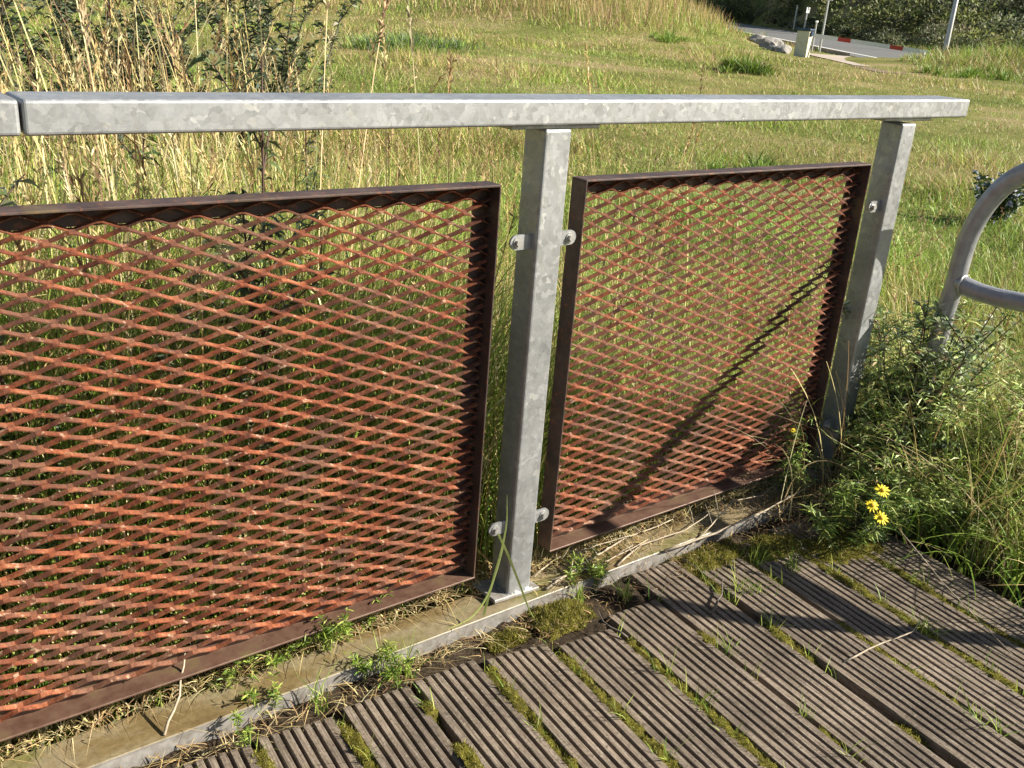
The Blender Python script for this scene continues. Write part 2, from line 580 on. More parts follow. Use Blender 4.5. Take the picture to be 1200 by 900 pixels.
for px in (0.355, 1.675, -0.965):
    W = 0.072
    bm = bmesh.new()
    box(bm, px, px + W, -W / 2, W / 2, 0.008, 1.139, 0.006, 3)
    post = rparent(bm_obj('post', bm, M_galv))
    def sub(name, bm, mat):
        o = bm_obj(name, bm, mat)
        o.parent = post
        o.matrix_parent_inverse = Matrix.Translation((0, 0, 0))
        return o
    zt = 1.1475 + 0.006 * (px + 0.03 - 0.48)
    bm = bmesh.new()
    box(bm, px - 0.085, px + W + 0.085, -0.028, 0.028, zt - 0.009, zt - 0.0005, 0.0015, 1)
    sub('top_plate', bm, M_galv)
    bm = bmesh.new()
    box(bm, px - 0.045, px + W + 0.025, -0.044, 0.05, 0.0005, 0.011, 0.002, 1)
    for v in bm.verts:
        if v.co.x < px: v.co.z += 0.006
    sub('base_plate', bm, M_kface)
    bm = bmesh.new()
    hw = W / 2 + 0.001
    cxp = px + W / 2
    loop = []
    for (ax, ay, bx, by) in ((-1, -1, 1, -1), (1, -1, 1, 1), (1, 1, -1, 1), (-1, 1, -1, -1)):
        for q in np.linspace(0, 1, 12, endpoint=False):
            loop.append((cxp + hw * (ax + (bx - ax) * q), hw * (ay + (by - ay) * q), 0.0125 + random.uniform(-.0012, .0012)))
    loop.append(loop[0])
    tube(bm, loop, [0.0042 * random.uniform(.75, 1.2) for _ in loop], 6, False)
    sub('weld_bead', bm, M_galv)
    for sx, xe in ((-1, px), (1, px + W)):
        if sx == 1 and px > 1: continue
        for zc in (0.90, 0.20):
            bm = bmesh.new()
            # round-ended lug
            L, r, th = 0.040, 0.0165, 0.005
            prof = [(0, -r), (L, -r)] + [(L + r * math.sin(a), -r * math.cos(a)) for a in np.linspace(0.3, PI - 0.3, 9)] + [(L, r), (0, r)]
            yv = -0.012
            f0 = [bm.verts.new((xe + sx * p[0], yv - th, zc + p[1])) for p in prof]
            f1 = [bm.verts.new((xe + sx * p[0], yv, zc + p[1])) for p in prof]
            bm.faces.new(f0); bm.faces.new(f1[::-1])
            for k in range(len(prof)):
                bm.faces.new((f0[k], f0[(k + 1) % len(prof)], f1[(k + 1) % len(prof)], f1[k]))
            bmesh.ops.recalc_face_normals(bm, faces=bm.faces)
            lug = sub('bracket', bm, M_galv)
            bm = bmesh.new()
            cx = xe + sx * (L - 0.002)
            rings = []
            for rad, yy, n in ((0.0115, -0.0172, 16), (0.0115, -0.0192, 16)):
                rings.append([bm.verts.new((cx + rad * math.cos(2 * PI * k / n), yy, zc + rad * math.sin(2 * PI * k / n))) for k in range(n)])
            bm.faces.new(rings[1]); 
            for k in range(16): bm.faces.new((rings[0][k], rings[0][(k + 1) % 16], rings[1][(k + 1) % 16], rings[1][k]))
            h = [[bm.verts.new((cx + 0.0078 * math.cos(PI / 3 * k + 0.3), yy, zc + 0.0078 * math.sin(PI / 3 * k + 0.3))) for k in range(6)] for yy in (-0.0192, -0.0262)]
            bm.faces.new(h[1])
            for k in range(6): bm.faces.new((h[0][k], h[0][(k + 1) % 6], h[1][(k + 1) % 6], h[1][k]))
            bmesh.ops.recalc_face_normals(bm, faces=bm.faces)
            sub('bolt', bm, M_bolt)

# infill panels: angle-bar frame with the web standing forward, strands of expanded metal behind it
FT, FB, FY, FD, FL = 1.024, 0.075, -0.010, 0.050, 0.038
LWD, SWD = 0.0810, 0.0335
TILT = math.radians(69)
SW, ST = 0.0098, 0.0028


def strand_mesh(name, x0, x1, flip, seed):
    rr = random.Random(seed)
    Wv = Vector((0, math.sin(TILT), math.cos(TILT)))
    Nv = Vector((0, -math.cos(TILT), math.sin(TILT)))
    pts = []
    j = int(math.floor(x0 / (LWD / 2))) - 1
    while j * LWD / 2 < x1 + LWD:
        xk = j * LWD / 2
        top = (j % 2 == 0) != flip
        c = Wv * (-SW / 2 if top else SW / 2) + Vector((0, 0, SWD / 4 if top else -SWD / 4))
        for dx in (-0.0055, 0.0055):
            pts.append(Vector((xk + dx, 0, 0)) + c + Vector((0, rr.uniform(-0.0008, 0.0008), rr.uniform(-0.0007, 0.0007))))
        j += 1
    # clip to the frame
    out = []
    for a, b in zip(pts, pts[1:]):
        if b.x <= x0 or a.x >= x1: continue
        if a.x < x0: a = a.lerp(b, (x0 - a.x) / (b.x - a.x))
        if not out: out.append(a)
        if b.x > x1:
            out.append(a.lerp(b, (x1 - a.x) / (b.x - a.x))); break
        out.append(b)
    V, Q = [], []
    for i, p in enumerate(out):
        w = SW * (1 + rr.uniform(-0.06, 0.06))
        for sw, st in ((-1, -1), (1, -1), (1, 1), (-1, 1)):
            V.append(p + Wv * (sw * w / 2) + Nv * (st * ST / 2))
        if i:
            for k in range(4):
                Q.append((4 * (i - 1) + k, 4 * (i - 1) + (k + 1) % 4, 4 * i + (k + 1) % 4, 4 * i + k))
    Q.append((3, 2, 1, 0)); e = 4 * (len(out) - 1); Q.append((e, e + 1, e + 2, e + 3))
    me = np_mesh(name, np.array([v[:] for v in V]), np.array(Q), flat=True)
    me.materials.append(M_rust)
    return me


for pi_, (x0, x1) in enumerate(((-0.826, 0.271), (0.505, 1.602), (-2.146, -1.049))):
    bm = bmesh.new()
    th = 0.005
    y0, y1 = FY, FY + FD
    # webs
    box(bm, x0, x1, y0, y1, FT - th, FT, 0.0012, 1)
    box(bm, x0, x1, y0, y1, FB, FB + th, 0.0012, 1)
    box(bm, x0 + 0.0002, x0 + th, y0 + 0.0003, y1, FB + th, FT - th, 0.0012, 1)
    box(bm, x1 - th, x1 - 0.0002, y0 + 0.0003, y1, FB + th, FT - th, 0.0012, 1)
    # back flanges
    box(bm, x0 + th, x1 - th, y1 - th, y1 - 0.0003, FT - FL, FT - th, 0, 1)
    box(bm, x0 + th, x1 - th, y1 - th, y1 - 0.0003, FB + th, FB + FL, 0, 1)
    box(bm, x0 + th, x0 + FL, y1 - th, y1 - 0.0003, FB + FL, FT - FL, 0, 1)
    box(bm, x1 - FL, x1 - th, y1 - th, y1 - 0.0003, FB + FL, FT - FL, 0, 1)
    fr = rparent(bm_obj('infill_panel_frame', bm, M_frame))
    vari = [strand_mesh('strand', x0 + th, x1 - th, fl, 31 * pi_ + 7 * v + fl) for v in range(4) for fl in (0, 1)]
    nrow = int((FT - FB - 2 * th - 0.020) / (SWD / 2)) + 1
    zb = FT - th - 0.0125 - (nrow - 1) * SWD / 2
    for r in range(nrow):
        if pi_ == 2 and r % 1: continue
        me = vari[(r % 2) + 2 * random.randrange(4)]
        o = link('strand', me)
        o.parent = fr
        o.location = (0, y1 - th - 0.0125, zb + r * SWD / 2)

# ------------------------------------------------------------------ kerb channel and deck
bm = bmesh.new()
box(bm, -3.0, 1.95, -0.069, 0.030, -0.006, 0.0, 0.0015, 1, 0)
box(bm, -3.0, 1.95, -0.0692, -0.061, -0.12, -0.0065, 0.0, 1, 1)
box(bm, -3.0, 1.95, 0.022, 0.0302, -0.12, -0.0065, 0.0, 1, 0)
for f in bm.faces:
    if f.calc_center_median().y < -0.0685: f.material_index = 1
edge = bm_obj('edge_channel', bm, [M_ktop, M_kface])
tag(edge, 'tan stained steel edge channel running under the railing at the deck edge', 'kerb')

def make_deck_base():
    xs = np.linspace(-3.2, 1.78, 260)
    ys = np.concatenate([np.linspace(-0.0705, -0.24, 34), np.linspace(-0.26, -4.2, 60)])
    X, Y = np.meshgrid(xs, ys, indexing='ij')
    bank = sstep(-0.27, -0.20, Y + 0.05 * (npnoise(X, Y, 9, 3) - .5))
    Z = -0.085 + 0.045 * bank + 0.018 * (npnoise(X, Y, 14, 5) - .5) + 0.012 * (npnoise(X, Y, 60, 6) - .5) * (0.4 + bank)
    i, j = np.meshgrid(np.arange(len(xs) - 1), np.arange(len(ys) - 1), indexing='ij')
    m = len(ys)
    q = np.stack([i * m + j, i * m + j + 1, (i + 1) * m + j + 1, (i + 1) * m + j], -1).reshape(-1, 4)
    o = link('deck', np_mesh('deck', np.stack([X, Y, Z], -1), q), M_soil)
    return tag(o, kind='structure')


deck = make_deck_base()

PITCH, PWID = 0.1785, 0.154
SLOPE = 0.10
ang = math.atan(SLOPE)
ends = {-6: -.09, -5: -.1, -4: -.11, -3: -.1, -2: -.130, -1: -0.138, 0: -0.145, 1: -0.148, 2: -0.180, 3: -0.222, 4: -0.195, 5: -0.080, 6: -0.115, 7: -0.13, 8: -0.12, 9: -0.13, 10: -0.13}
DZ = -0.018
GX0 = -0.192


def gap_x(k, y): return GX0 + PITCH * k + SLOPE * (y + 0.297)


def make_plank(k):
    rr = random.Random(100 + k)
    nr = 7
    rp = PWID / nr
    prof = []
    gd = 0.010
    for i in range(nr):
        x = i * rp
        c = 0.0012
        w0, w1 = 0.17 * rp, 0.83 * rp
        if i == 0: w0 = 0.0
        if i == nr - 1: w1 = rp
        prof += [(x + w0 - (0.0012 if i else 0), -gd if i else -0.02), (x + w0, -c), (x + w0 + c, 0), (x + w1 - c, 0), (x + w1, -c), (x + w1 + (0.0012 if i < nr - 1 else 0), -gd if i < nr - 1 else -0.02)]
    prof = [(0, -0.03)] + prof + [(PWID, -0.03)]
    y0 = ends[k]
    L = 2.6 if k > -4 else 1.6
    ys = np.concatenate([[0, 0.004, 0.012], np.linspace(0.03, L, 34)])
    n = len(prof)
    V = []
    bow = rr.uniform(-0.003, 0.003)
    zo = rr.uniform(-0.0035, 0.0025)
    tip = rr.uniform(-0.01, 0.01)
    for yi, d in enumerate(ys):
        worn = 0.006 if yi == 0 else (0.002 if yi == 1 else 0)
        for pi2, (x, z) in enumerate(prof):
            rid = (pi2 - 1) // 6
            wz = 0.0012 * nz(rid * 3.1 + k * 9, d, 6, k) + 0.0006 * rr.uniform(-1, 1)
            chew = 0.012 * max(0, nz(rid * 2.3, k * 3.7, 1.7, k + 5)) if yi == 0 else 0
            V.append((x + bow * math.sin(d * 2) + 0.0005 * rr.uniform(-1, 1), -d - chew * (yi == 0) - 0.0 + tip * (x / PWID - .5) * (yi < 3), (z + wz - worn) if z > -0.02 else z))
    Q = []
    for i in range(len(ys) - 1):
        for j in range(n - 1):
            Q.append((i * n + j, i * n + j + 1, (i + 1) * n + j + 1, (i + 1) * n + j))
    me = np_mesh('plank', np.array(V), np.array(Q), flat=True)
    bm = bmesh.new(); bm.from_mesh(me); bm.verts.ensure_lookup_table()
    bm.faces.new([bm.verts[j] for j in range(n)])
    bm.faces.new([bm.verts[(len(ys) - 1) * n + j] for j in range(n)][::-1])
    bmesh.ops.recalc_face_normals(bm, faces=bm.faces)
    bm.to_mesh(me); bm.free()
    me.materials.append(M_wood)
    o = link('plank', me, None, deck)
    xg = gap_x(k, y0) + (PITCH - PWID) / 2 + rr.uniform(-0.003, 0.003)
    o.location = (xg, y0, DZ + zo)
    o.rotation_euler = (0, rr.uniform(-0.006, 0.006), -ang + rr.uniform(-0.004, 0.004))
    return o


for k in range(-6, 10): make_plank(k)


# ------------------------------------------------------------------ blade machinery
class Veg:
    def __init__(self): self.V, self.Q, self.C, self.n = [], [], [], 0

    def add(self, V, Q, C):
        self.V.append(V.reshape(-1, 3)); self.Q.append(Q.reshape(-1, 4) + self.n); self.C.append(C.reshape(-1, 3)); self.n += V.size // 3

    def blades(self, P, H, W, az, lean, col, seg=3, droop=0.35, twist=None, taper=0.8, ymin=None):
        P = np.asarray(P, float); n = len(P)
        if n == 0: return
        H = np.broadcast_to(H, n); W = np.broadcast_to(W, n); lean = np.broadcast_to(lean, n)
        t = np.linspace(0, 1, seg + 1)[None, :]
        if ymin is not None:
            bad = P[:, 1] + np.cos(az) * H * lean < ymin
            az = np.where(bad, PI - az, az)
        d = np.stack([np.sin(az), np.cos(az)], -1)
        fa = (az + PI / 2 + (rng.uniform(-1.2, 1.2, n) if twist is None else twist))
        fd = np.stack([np.sin(fa), np.cos(fa), np.zeros(n)], -1)
        off = (H * lean)[:, None] * t ** 1.8
        pos = np.empty((n, seg + 1, 3))
        pos[..., 0] = P[:, :1] + d[:, :1] * off
        pos[..., 1] = P[:, 1:2] + d[:, 1:2] * off
        pos[..., 2] = P[:, 2:3] + H[:, None] * (t - droop * lean[:, None] * t ** 2.2)
        wd = W[:, None] * np.clip(1 - t ** 2 * taper, 0.06, 1) * 0.5
        wd[:, -1] = W * 0.04 if taper > 0.6 else wd[:, -1]
        V = np.stack([pos - fd[:, None] * wd[..., None], pos + fd[:, None] * wd[..., None]], 2)
        b = (np.arange(n) * (seg + 1) * 2)[:, None]
        s = (np.arange(seg) * 2)[None]
        q = np.stack([b + s, b + s + 1, b + s + 3, b + s + 2], -1)
        C = np.repeat(np.asarray(col, float).reshape(n, 1, 3), (seg + 1) * 2, 1)
        self.add(V, q, C)
        return pos

    def leaves(self, P, D, L, W, col, fold=0.25):
        """leaf = two quads along a direction D, drooping"""
        P = np.asarray(P, float); D = np.asarray(D, float); n = len(P)
        if n == 0: return
        D = D / (np.linalg.norm(D, axis=1, keepdims=True) + 1e-9)
        L = np.broadcast_to(L, n)[:, None]; W = np.broadcast_to(W, n)[:, None]
        rnd = rng.normal(size=(n, 3))
        S = np.cross(D, rnd); S /= (np.linalg.norm(S, axis=1, keepdims=True) + 1e-9)
        dn = np.array([0, 0, -1.0])
        p1 = P + D * L * 0.5 + dn * L * fold * 0.15
        p2 = P + D * L * 0.96 + dn * L * fold
        V = np.stack([P - S * W * .12, P + S * W * .12, p1 - S * W * .5, p1 + S * W * .5, p2 - S * W * .08, p2 + S * W * .08], 1)
        b = (np.arange(n) * 6)[:, None]
        q = np.stack([b + np.array([0, 1, 3, 2]), b + np.array([2, 3, 5, 4])], 1)
        self.add(V, q, np.repeat(np.asarray(col, float).reshape(n, 1, 3), 6, 1))

    def build(self, name, mat, parent=None):
        me = np_mesh(name, np.concatenate(self.V), np.concatenate(self.Q), np.concatenate(self.C))
        return link(name, me, mat, parent)


def pal(n, cols, wts, var=0.18):
    cols = np.array(cols); wts = np.array(wts, float) / sum(wts)
    k = rng.choice(len(cols), n, p=wts)
    c = cols[k] * (1 + rng.normal(0, var, (n, 1))) * (1 + rng.normal(0, var * .3, (n, 3)))
    return np.clip(c, 0.005, 0.9)


STRAW = (0.4953, 0.3864, 0.1725); PALE = (0.5636, 0.4872, 0.2666); TAN = (0.3587, 0.2436, 0.1176); DRYBR = (0.222, 0.1344, 0.07056)
GREEN = (0.125, 0.215, 0.028); YGREEN = (0.258, 0.345, 0.060); DGREEN = (0.0385, 0.07, 0.0154); LIME = (0.3819, 0.4452, 0.1001); OLIVE = (0.105, 0.112, 0.028); GREY = (0.112, 0.14, 0.084)


def seed_heads(v, tips, prev, col, L=0.12, n=16, w=0.004, ln=0.022):
    """spikelets along the upper end of stalks; tips/prev (m,3)"""
    m = len(tips)
    d = tips - prev; d /= (np.linalg.norm(d, axis=1, keepdims=True) + 1e-9)
    t = rng.uniform(0, 1, (m, n, 1))
    Lm = np.broadcast_to(L, m).reshape(m, 1, 1)
    P = tips[:, None] - d[:, None] * Lm * t
    D = d[:, None] * 1.0 + rng.normal(0, 0.35, (m, n, 3))
    v.leaves(P.reshape(-1, 3), D.reshape(-1, 3), rng.uniform(0.6, 1.2, m * n) * ln, w, np.repeat(col[:, None], n, 1).reshape(-1, 3) * rng.uniform(.8, 1.2, (m * n, 1)), 0.05)


# --- tall dry grass right behind the railing, left side
def tall_grass():
    v = Veg()
    # green/yellow understorey leaves
    n = 52000
    X = rng.uniform(-1.6, 2.4, n); Y = 0.10 + rng.gamma(1.25, 0.65, n)
    keep = Y < 4.0; X, Y = X[keep], Y[keep]; n = len(X)
    left = 1 - sstep(0.1, 1.0, X - 0.25 * Y)
    H = (0.34 + 0.62 * left) * rng.uniform(0.5, 1.3, n) * (0.75 + 0.5 * npnoise(X, Y, 2.2, 4))
    H *= np.where(Y < 0.2, 0.75, 1.0)
    col = pal(n, [YGREEN, GREEN, LIME, STRAW, PALE], [4, 3, 3, 2.4, 1])
    P = np.stack([X, Y, terrain(X, Y) - 0.02], -1)
    v.blades(P, H, rng.uniform(0.0035, 0.0075, n), rng.uniform(0, 2 * PI, n), rng.uniform(0.1, 0.75, n), col, 4, ymin=.07)
    # dead thatch low down
    n = 9000
    X = rng.uniform(-1.9, 2.4, n); Y = rng.uniform(0.06, 2.5, n)
    P = np.stack([X, Y, terrain(X, Y) + rng.uniform(-.02, .1, n)], -1)
    v.blades(P, rng.uniform(0.1, 0.32, n), rng.uniform(0.003, 0.006, n), rng.uniform(0, 2 * PI, n), rng.uniform(0.5, 1.4, n), pal(n, [STRAW, TAN, PALE, DRYBR], [3, 2, 2, 1]), 3, ymin=.065)
    o = v.build('meadow_grass', M_grass)
    tag(o, 'yellow green meadow grass growing right behind the railing panels', 'grass', kind='stuff')
    v = Veg()
    n = 1500
    X = rng.uniform(-1.7, 1.6, n); Y = rng.uniform(0.2, 2.8, n)
    w = (1 - 0.75 * sstep(-0.1, 0.6, X - 0.33 * Y) - .25 * sstep(.5, 1.2, X - .33 * Y)) * (0.45 + 0.9 * npnoise(X, Y, 2.5, 8))
    keep = rng.uniform(0, 1, n) < w
    X, Y = X[keep], Y[keep]; n = len(X)
    H = rng.uniform(0.95, 1.75, n) * (1 - 0.35 * sstep(-0.4, 0.55, X - 0.33 * Y))
    az = np.where(rng.uniform(0, 1, n) < 0.6, rng.normal(-0.9, 0.7, n), rng.uniform(0, 2 * PI, n))
    col = pal(n, [STRAW, PALE, TAN, DRYBR], [5, 2.5, 2.0, 0.6], 0.14)
    P = np.stack([X, Y, terrain(X, Y)], -1)
    pos = v.blades(P, H, rng.uniform(0.003, 0.0055, n), az, rng.uniform(0.02, 0.38, n), col, 6, taper=0.45, ymin=.12)
    seed_heads(v, pos[:, -1], pos[:, -2], col * 0.92, rng.uniform(0.09, 0.2, n), 22, 0.0045, 0.024)
    # dry leaves hanging off the stalks
    k = rng.integers(0, n, n * 5); tt = rng.uniform(0.15, 0.75, n * 5)
    i0 = np.minimum((tt * 6).astype(int), 5); fr_ = tt * 6 - i0
    Pp = pos[k, i0] * (1 - fr_)[:, None] + pos[k, i0 + 1] * fr_[:, None]
    v.blades(Pp, rng.uniform(0.12, 0.32, n * 5), rng.uniform(0.003, 0.006, n * 5), rng.uniform(0, 2 * PI, n * 5), rng.uniform(0.4, 1.1, n * 5), col[k] * rng.uniform(.8, 1.1, (n * 5, 1)), 4, 0.7, ymin=.12)
    # scattered stalks in front of the open field
    m = 420
    X = rng.uniform(0.2, 3.8, m); Y = rng.uniform(0.25, 3.2, m)
    P = np.stack([X, Y, terrain(X, Y)], -1)
    c2 = pal(m, [STRAW, TAN, DRYBR], [4, 2, 1])
    pos = v.blades(P, rng.uniform(0.55, 1.12, m) * (1 - .12 * np.clip(X - 1, 0, 2)), rng.uniform(.003, .0045, m), rng.uniform(0, 2 * PI, m), rng.uniform(0.02, 0.35, m), c2, 6, taper=0.45, ymin=.12)
    seed_heads(v, pos[:, -1], pos[:, -2], c2, rng.uniform(0.06, 0.16, m), 18, 0.0045, 0.02)
    # a few tall ones placed as seen
    sp = np.array([(1.52, 0.95, 1.32), (1.80, 1.0, 1.10), (1.33, 0.9, 1.0), (0.62, 0.75, 1.42), (0.5, 0.8, 1.32), (0.78, 0.9, 1.25), (2.45, 1.4, 1.22), (2.3, 1.45, 1.1), (0.15, 0.6, 1.55), (0.22, .62, 1.5)])
    P = np.stack([sp[:, 0], sp[:, 1], terrain(sp[:, 0], sp[:, 1])], -1)
    c3 = pal(len(sp), [STRAW, PALE], [2, 1])
    pos = v.blades(P, sp[:, 2] - P[:, 2], 0.0045, rng.uniform(0, 2 * PI, len(sp)), rng.uniform(0.02, .16, len(sp)), c3, 6, taper=0.4, ymin=.15)
    seed_heads(v, pos[:, -1], pos[:, -2], c3, 0.17, 40, 0.006, 0.026)
    o = v.build('tall_dry_grass', M_straw)
    tag(o, 'tall straw coloured grass stalks with seed heads standing behind the railing', 'dry grass', kind='stuff')


tall_grass()


# --- open field
def in_setting(x, y):
    """1 where the road, pavement or path lies"""
    u = x * RU[0] + y * RU[1]; n = x * RN[0] + y * RN[1]
    a = (n > 12.8) & (n < 21.2) & (u > 33) & (verge_mask(x, y) < 0.22)
    b = (n > 10.8) & (n < 13.0) & (u > 31) & (u < 39)
    c = (n > 10.9) & (n < 12.0) & (u > 28.7) & (u < 31.6)
    return a | b | c


def field():
    v = Veg()
    n = 420000
    r = np.exp(rng.uniform(math.log(2.2), math.log(62), n))
    a = math.radians(39) + rng.uniform(-1, 1, n) * math.radians(47)
    X = CAM.x + r * np.sin(a); Y = CAM.y + r * np.cos(a)
    keep = ~in_setting(X, Y) & ((Y > 0.6) | (X > 2.3)) & ~((X < 1.75) & (Y < 0.3))
    X, Y, r, a = X[keep], Y[keep], r[keep], a[keep]; n = len(X)
    u = X * RU[0] + Y * RU[1]; nn = X * RN[0] + Y * RN[1]
    p1 = npnoise(X, Y, 0.28, 21); p2 = npnoise(X, Y, 0.9, 22); p3 = npnoise(X, Y, 0.09, 23)
    # mown / trodden track crossing the field
    bare = np.exp(-((r - 23 - 2 * np.sin(a * 5)) / 2.6) ** 2) * sstep(0.35, 0.55, p2 * .6 + p1 * .4) * (nn > -6)
    pth = np.exp(-((nn - 8.6 - 0.05 * (u - 15)) / 1.5) ** 2) * (u > 5)
    bare = np.maximum(bare, pth * (0.3 + 0.6 * p2))
    keep = rng.uniform(0, 1, n) > bare * 0.6
    X, Y, r, u, nn, p1, p2, p3, bare = [q[keep] for q in (X, Y, r, u, nn, p1, p2, p3, bare)]; n = len(X)
    H = (0.05 + 0.10 * p1 * p2 * 2) * rng.uniform(0.5, 1.4, n) * (1 - 0.6 * bare) * (1 + .7 * (1 - sstep(5, 10, r)))
    H *= 1 + 0.9 * sstep(0.62, 0.85, p2)
    mound = np.exp(-(((X - 29) * .62 + (Y - 33.5) * .785) / 8.5) ** 2 - (((X - 29) * .785 - (Y - 33.5) * .62) / 6.3) ** 2)
    tallz = np.maximum(sstep(0.12, 0.4, mound), sstep(38, 46, r) * (nn < 4))
    H = H * (1 - tallz) + tallz * rng.uniform(0.45, 0.95, n)
    verge = verge_mask(X, Y)
    vz = sstep(0.12, 0.4, verge)
    H = H * (1 - vz) + vz * rng.uniform(0.3, 0.7, n)
    far = (nn > 21.2) | (r > 55)
    H = np.where(far, rng.uniform(.3, .7, n), H)
    W = np.maximum(0.0032, r * 0.0007) * rng.uniform(0.7, 1.4, n)
    green = pal(n, [GREEN, YGREEN, LIME, OLIVE], [2.6, 5, 2.6, .6], .13)
    dry = pal(n, [STRAW, TAN, YGREEN, (0.46, 0.30, 0.2)], [3, 2, 1.6, 1.6], .13)
    pd = np.clip(0.07 + 0.6 * sstep(0.45, 0.7, p3 * .4 + p1 * .6) + 0.75 * bare, 0, 1)
    pd = pd * (1 - tallz) + tallz * (0.68 + 0.3 * p1)
    pd = pd * (1 - vz) + vz * (0.2 + .45 * p2)
    p4 = npnoise(X, Y, 0.55, 27)
    green = green * (0.62 + 0.75 * (p4 * .6 + p2 * .4))[:, None]
    green[:, 0] *= 0.82 + 0.36 * p1
    col = np.where((rng.uniform(0, 1, n) < pd)[:, None], dry, green)
    P = np.stack([X, Y, terrain(X, Y) - 0.01], -1)
    lean = rng.uniform(0.2, 1.2, n) * (1 - .6 * tallz)
    azf = rng.uniform(0, 2 * PI, n)
    for sel, sg in ((r < 11, 3), (r >= 11, 1)):
        v.blades(P[sel], H[sel], W[sel], azf[sel], lean[sel], col[sel], sg)
    o = v.build('field_grass', M_grass)
    tag(o, 'sunlit rough meadow grass covering the open field behind the railing', 'grass', kind='stuff')


field()


# --- darker tufts in the field
def tuft(name, x, y, rad, h, n, cols, wts, label, cat, mat=M_grass, w=0.012, grp=None):
    v = Veg()
    ns = 11
    cx = rng.normal(0, rad * .55, ns); cy = rng.normal(0, rad * .5, ns); cs = rng.uniform(.18, .5, ns) * rad; ch = rng.uniform(.4, 1.1, ns)
    k = rng.integers(0, ns, n)
    a = rng.uniform(0, 2 * PI, n); rr_ = np.abs(rng.normal(0, 1, n)) * cs[k] * .6
    X = x + cx[k] + rr_ * np.sin(a); Y = y + cy[k] + rr_ * np.cos(a)
    P = np.stack([X, Y, terrain(X, Y) - .01], -1)
    v.blades(P, h * ch[k] * rng.uniform(.4, 1.15, n), w * rng.uniform(.6, 1.3, n), np.where(rng.uniform(0, 1, n) < .6, a, rng.uniform(0, 2 * PI, n)), rng.uniform(.2, 1.0, n), pal(n, cols, wts, .25), 3)
    o = v.build(name, mat)
    tag(o, label, cat, grp)
    return o


tuft('grass_tussock', 19.0, 15.2, 0.8, 0.4, 1300, [DGREEN, GREEN, OLIVE, YGREEN], [1.2, 3, 1, 2], 'dark green grass tussock in the field left of the white pillar', 'grass tussock', w=0.02)
tuft('grass_tussock', 12.0, 19.2, 2.0, 0.42, 2400, [(0.17, .22, .12), GREEN, YGREEN], [4, 2, 3], 'grey green tussock of long grass high up in the field', 'grass tussock', w=0.022)
tuft('grass_tussock', 24.5, 23.0, 0.7, 0.4, 900, [GREEN, YGREEN], [2, 2], 'small dark tussock at the foot of the dune', 'grass tussock', w=0.02)
tuft('grass_tussock', 7.0, 4.6, 0.4, 0.25, 900, [DGREEN, GREEN, YGREEN], [1, 3, 2], 'low green tussock just above the right railing panel', 'grass tussock', w=0.01)
tuft('grass_tussock', 28.6, 14.6, 1.2, 0.4, 1300, [GREEN, YGREEN], [3, 2], 'green tussock at the end of the brick path', 'grass tussock', w=0.022)


# ------------------------------------------------------------------ hoop barrier
def hoop():
    root = empty('tubular_hoop_barrier', (1.95, -0.143, -0.1))
    tag(root, 'curved grey steel tube hoop barrier beside the overgrown end of the railing', 'barrier')
    R = 0.029
    X = 1.95
    arc = [(-0.150, 0.59), (-0.156, 0.66), (-0.159, 0.77), (-0.166, 0.83), (-0.180, 0.885), (-0.203, 0.94), (-0.235, 0.99), (-0.280, 1.03), (-0.345, 1.06), (-0.43, 1.072)]
    pts = [(X, -0.143, -0.2), (X, -0.143, 0.3)] + [(X, y, z) for y, z in arc]
    ymid = -0.72
    pts += [(X, 2 * ymid - p[1], p[2]) for p in pts[::-1]]
    # resample smoothly
    P = [Vector(p) for p in pts]
    sm = []
    for i in range(len(P) - 1):
        p0, p1, p2, p3 = P[max(i - 1, 0)], P[i], P[i + 1], P[min(i + 2, len(P) - 1)]
        for t in (0, 0.25, 0.5, 0.75):
            sm.append(0.5 * ((2 * p1) + (p2 - p0) * t + (2 * p0 - 5 * p1 + 4 * p2 - p3) * t * t + (3 * p1 - p0 - 3 * p2 + p3) * t ** 3))
    sm.append(P[-1])
    bm = bmesh.new()
    tube(bm, sm, R, 18)
    o = bm_obj('hoop', bm, M_hoop, None, True)
    o.parent = root; o.matrix_parent_inverse = Matrix.Translation((-1.95, 0.143, 0.1))
    bm = bmesh.new()
    q = [(X, -0.155, 0.682), (X, -0.19, 0.671), (X, -0.235, 0.664), (X, -0.29, 0.663), (X, -0.37, 0.668), (X, -0.8, 0.668), (X, 2 * ymid + 0.165, 0.66)]
    tube(bm, q, R * 0.97, 16)
    o = bm_obj('cross_bar', bm, M_hoop, None, True)
    bw = bmesh.new()
    tube(bw, [(X + .027 * math.cos(t_), -0.182, .674 + .027 * math.sin(t_)) for t_ in np.linspace(0, 2 * PI, 17)], [.005 * random.uniform(.8, 1.2) for _ in range(17)], 6, False)
    ow = bm_obj('weld_bead', bw, M_bolt, None, True)
    ow.parent = root; ow.matrix_parent_inverse = Matrix.Translation((-1.95, 0.143, 0.1))
    o.parent = root; o.matrix_parent_inverse = Matrix.Translation((-1.95, 0.143, 0.1))


hoop()


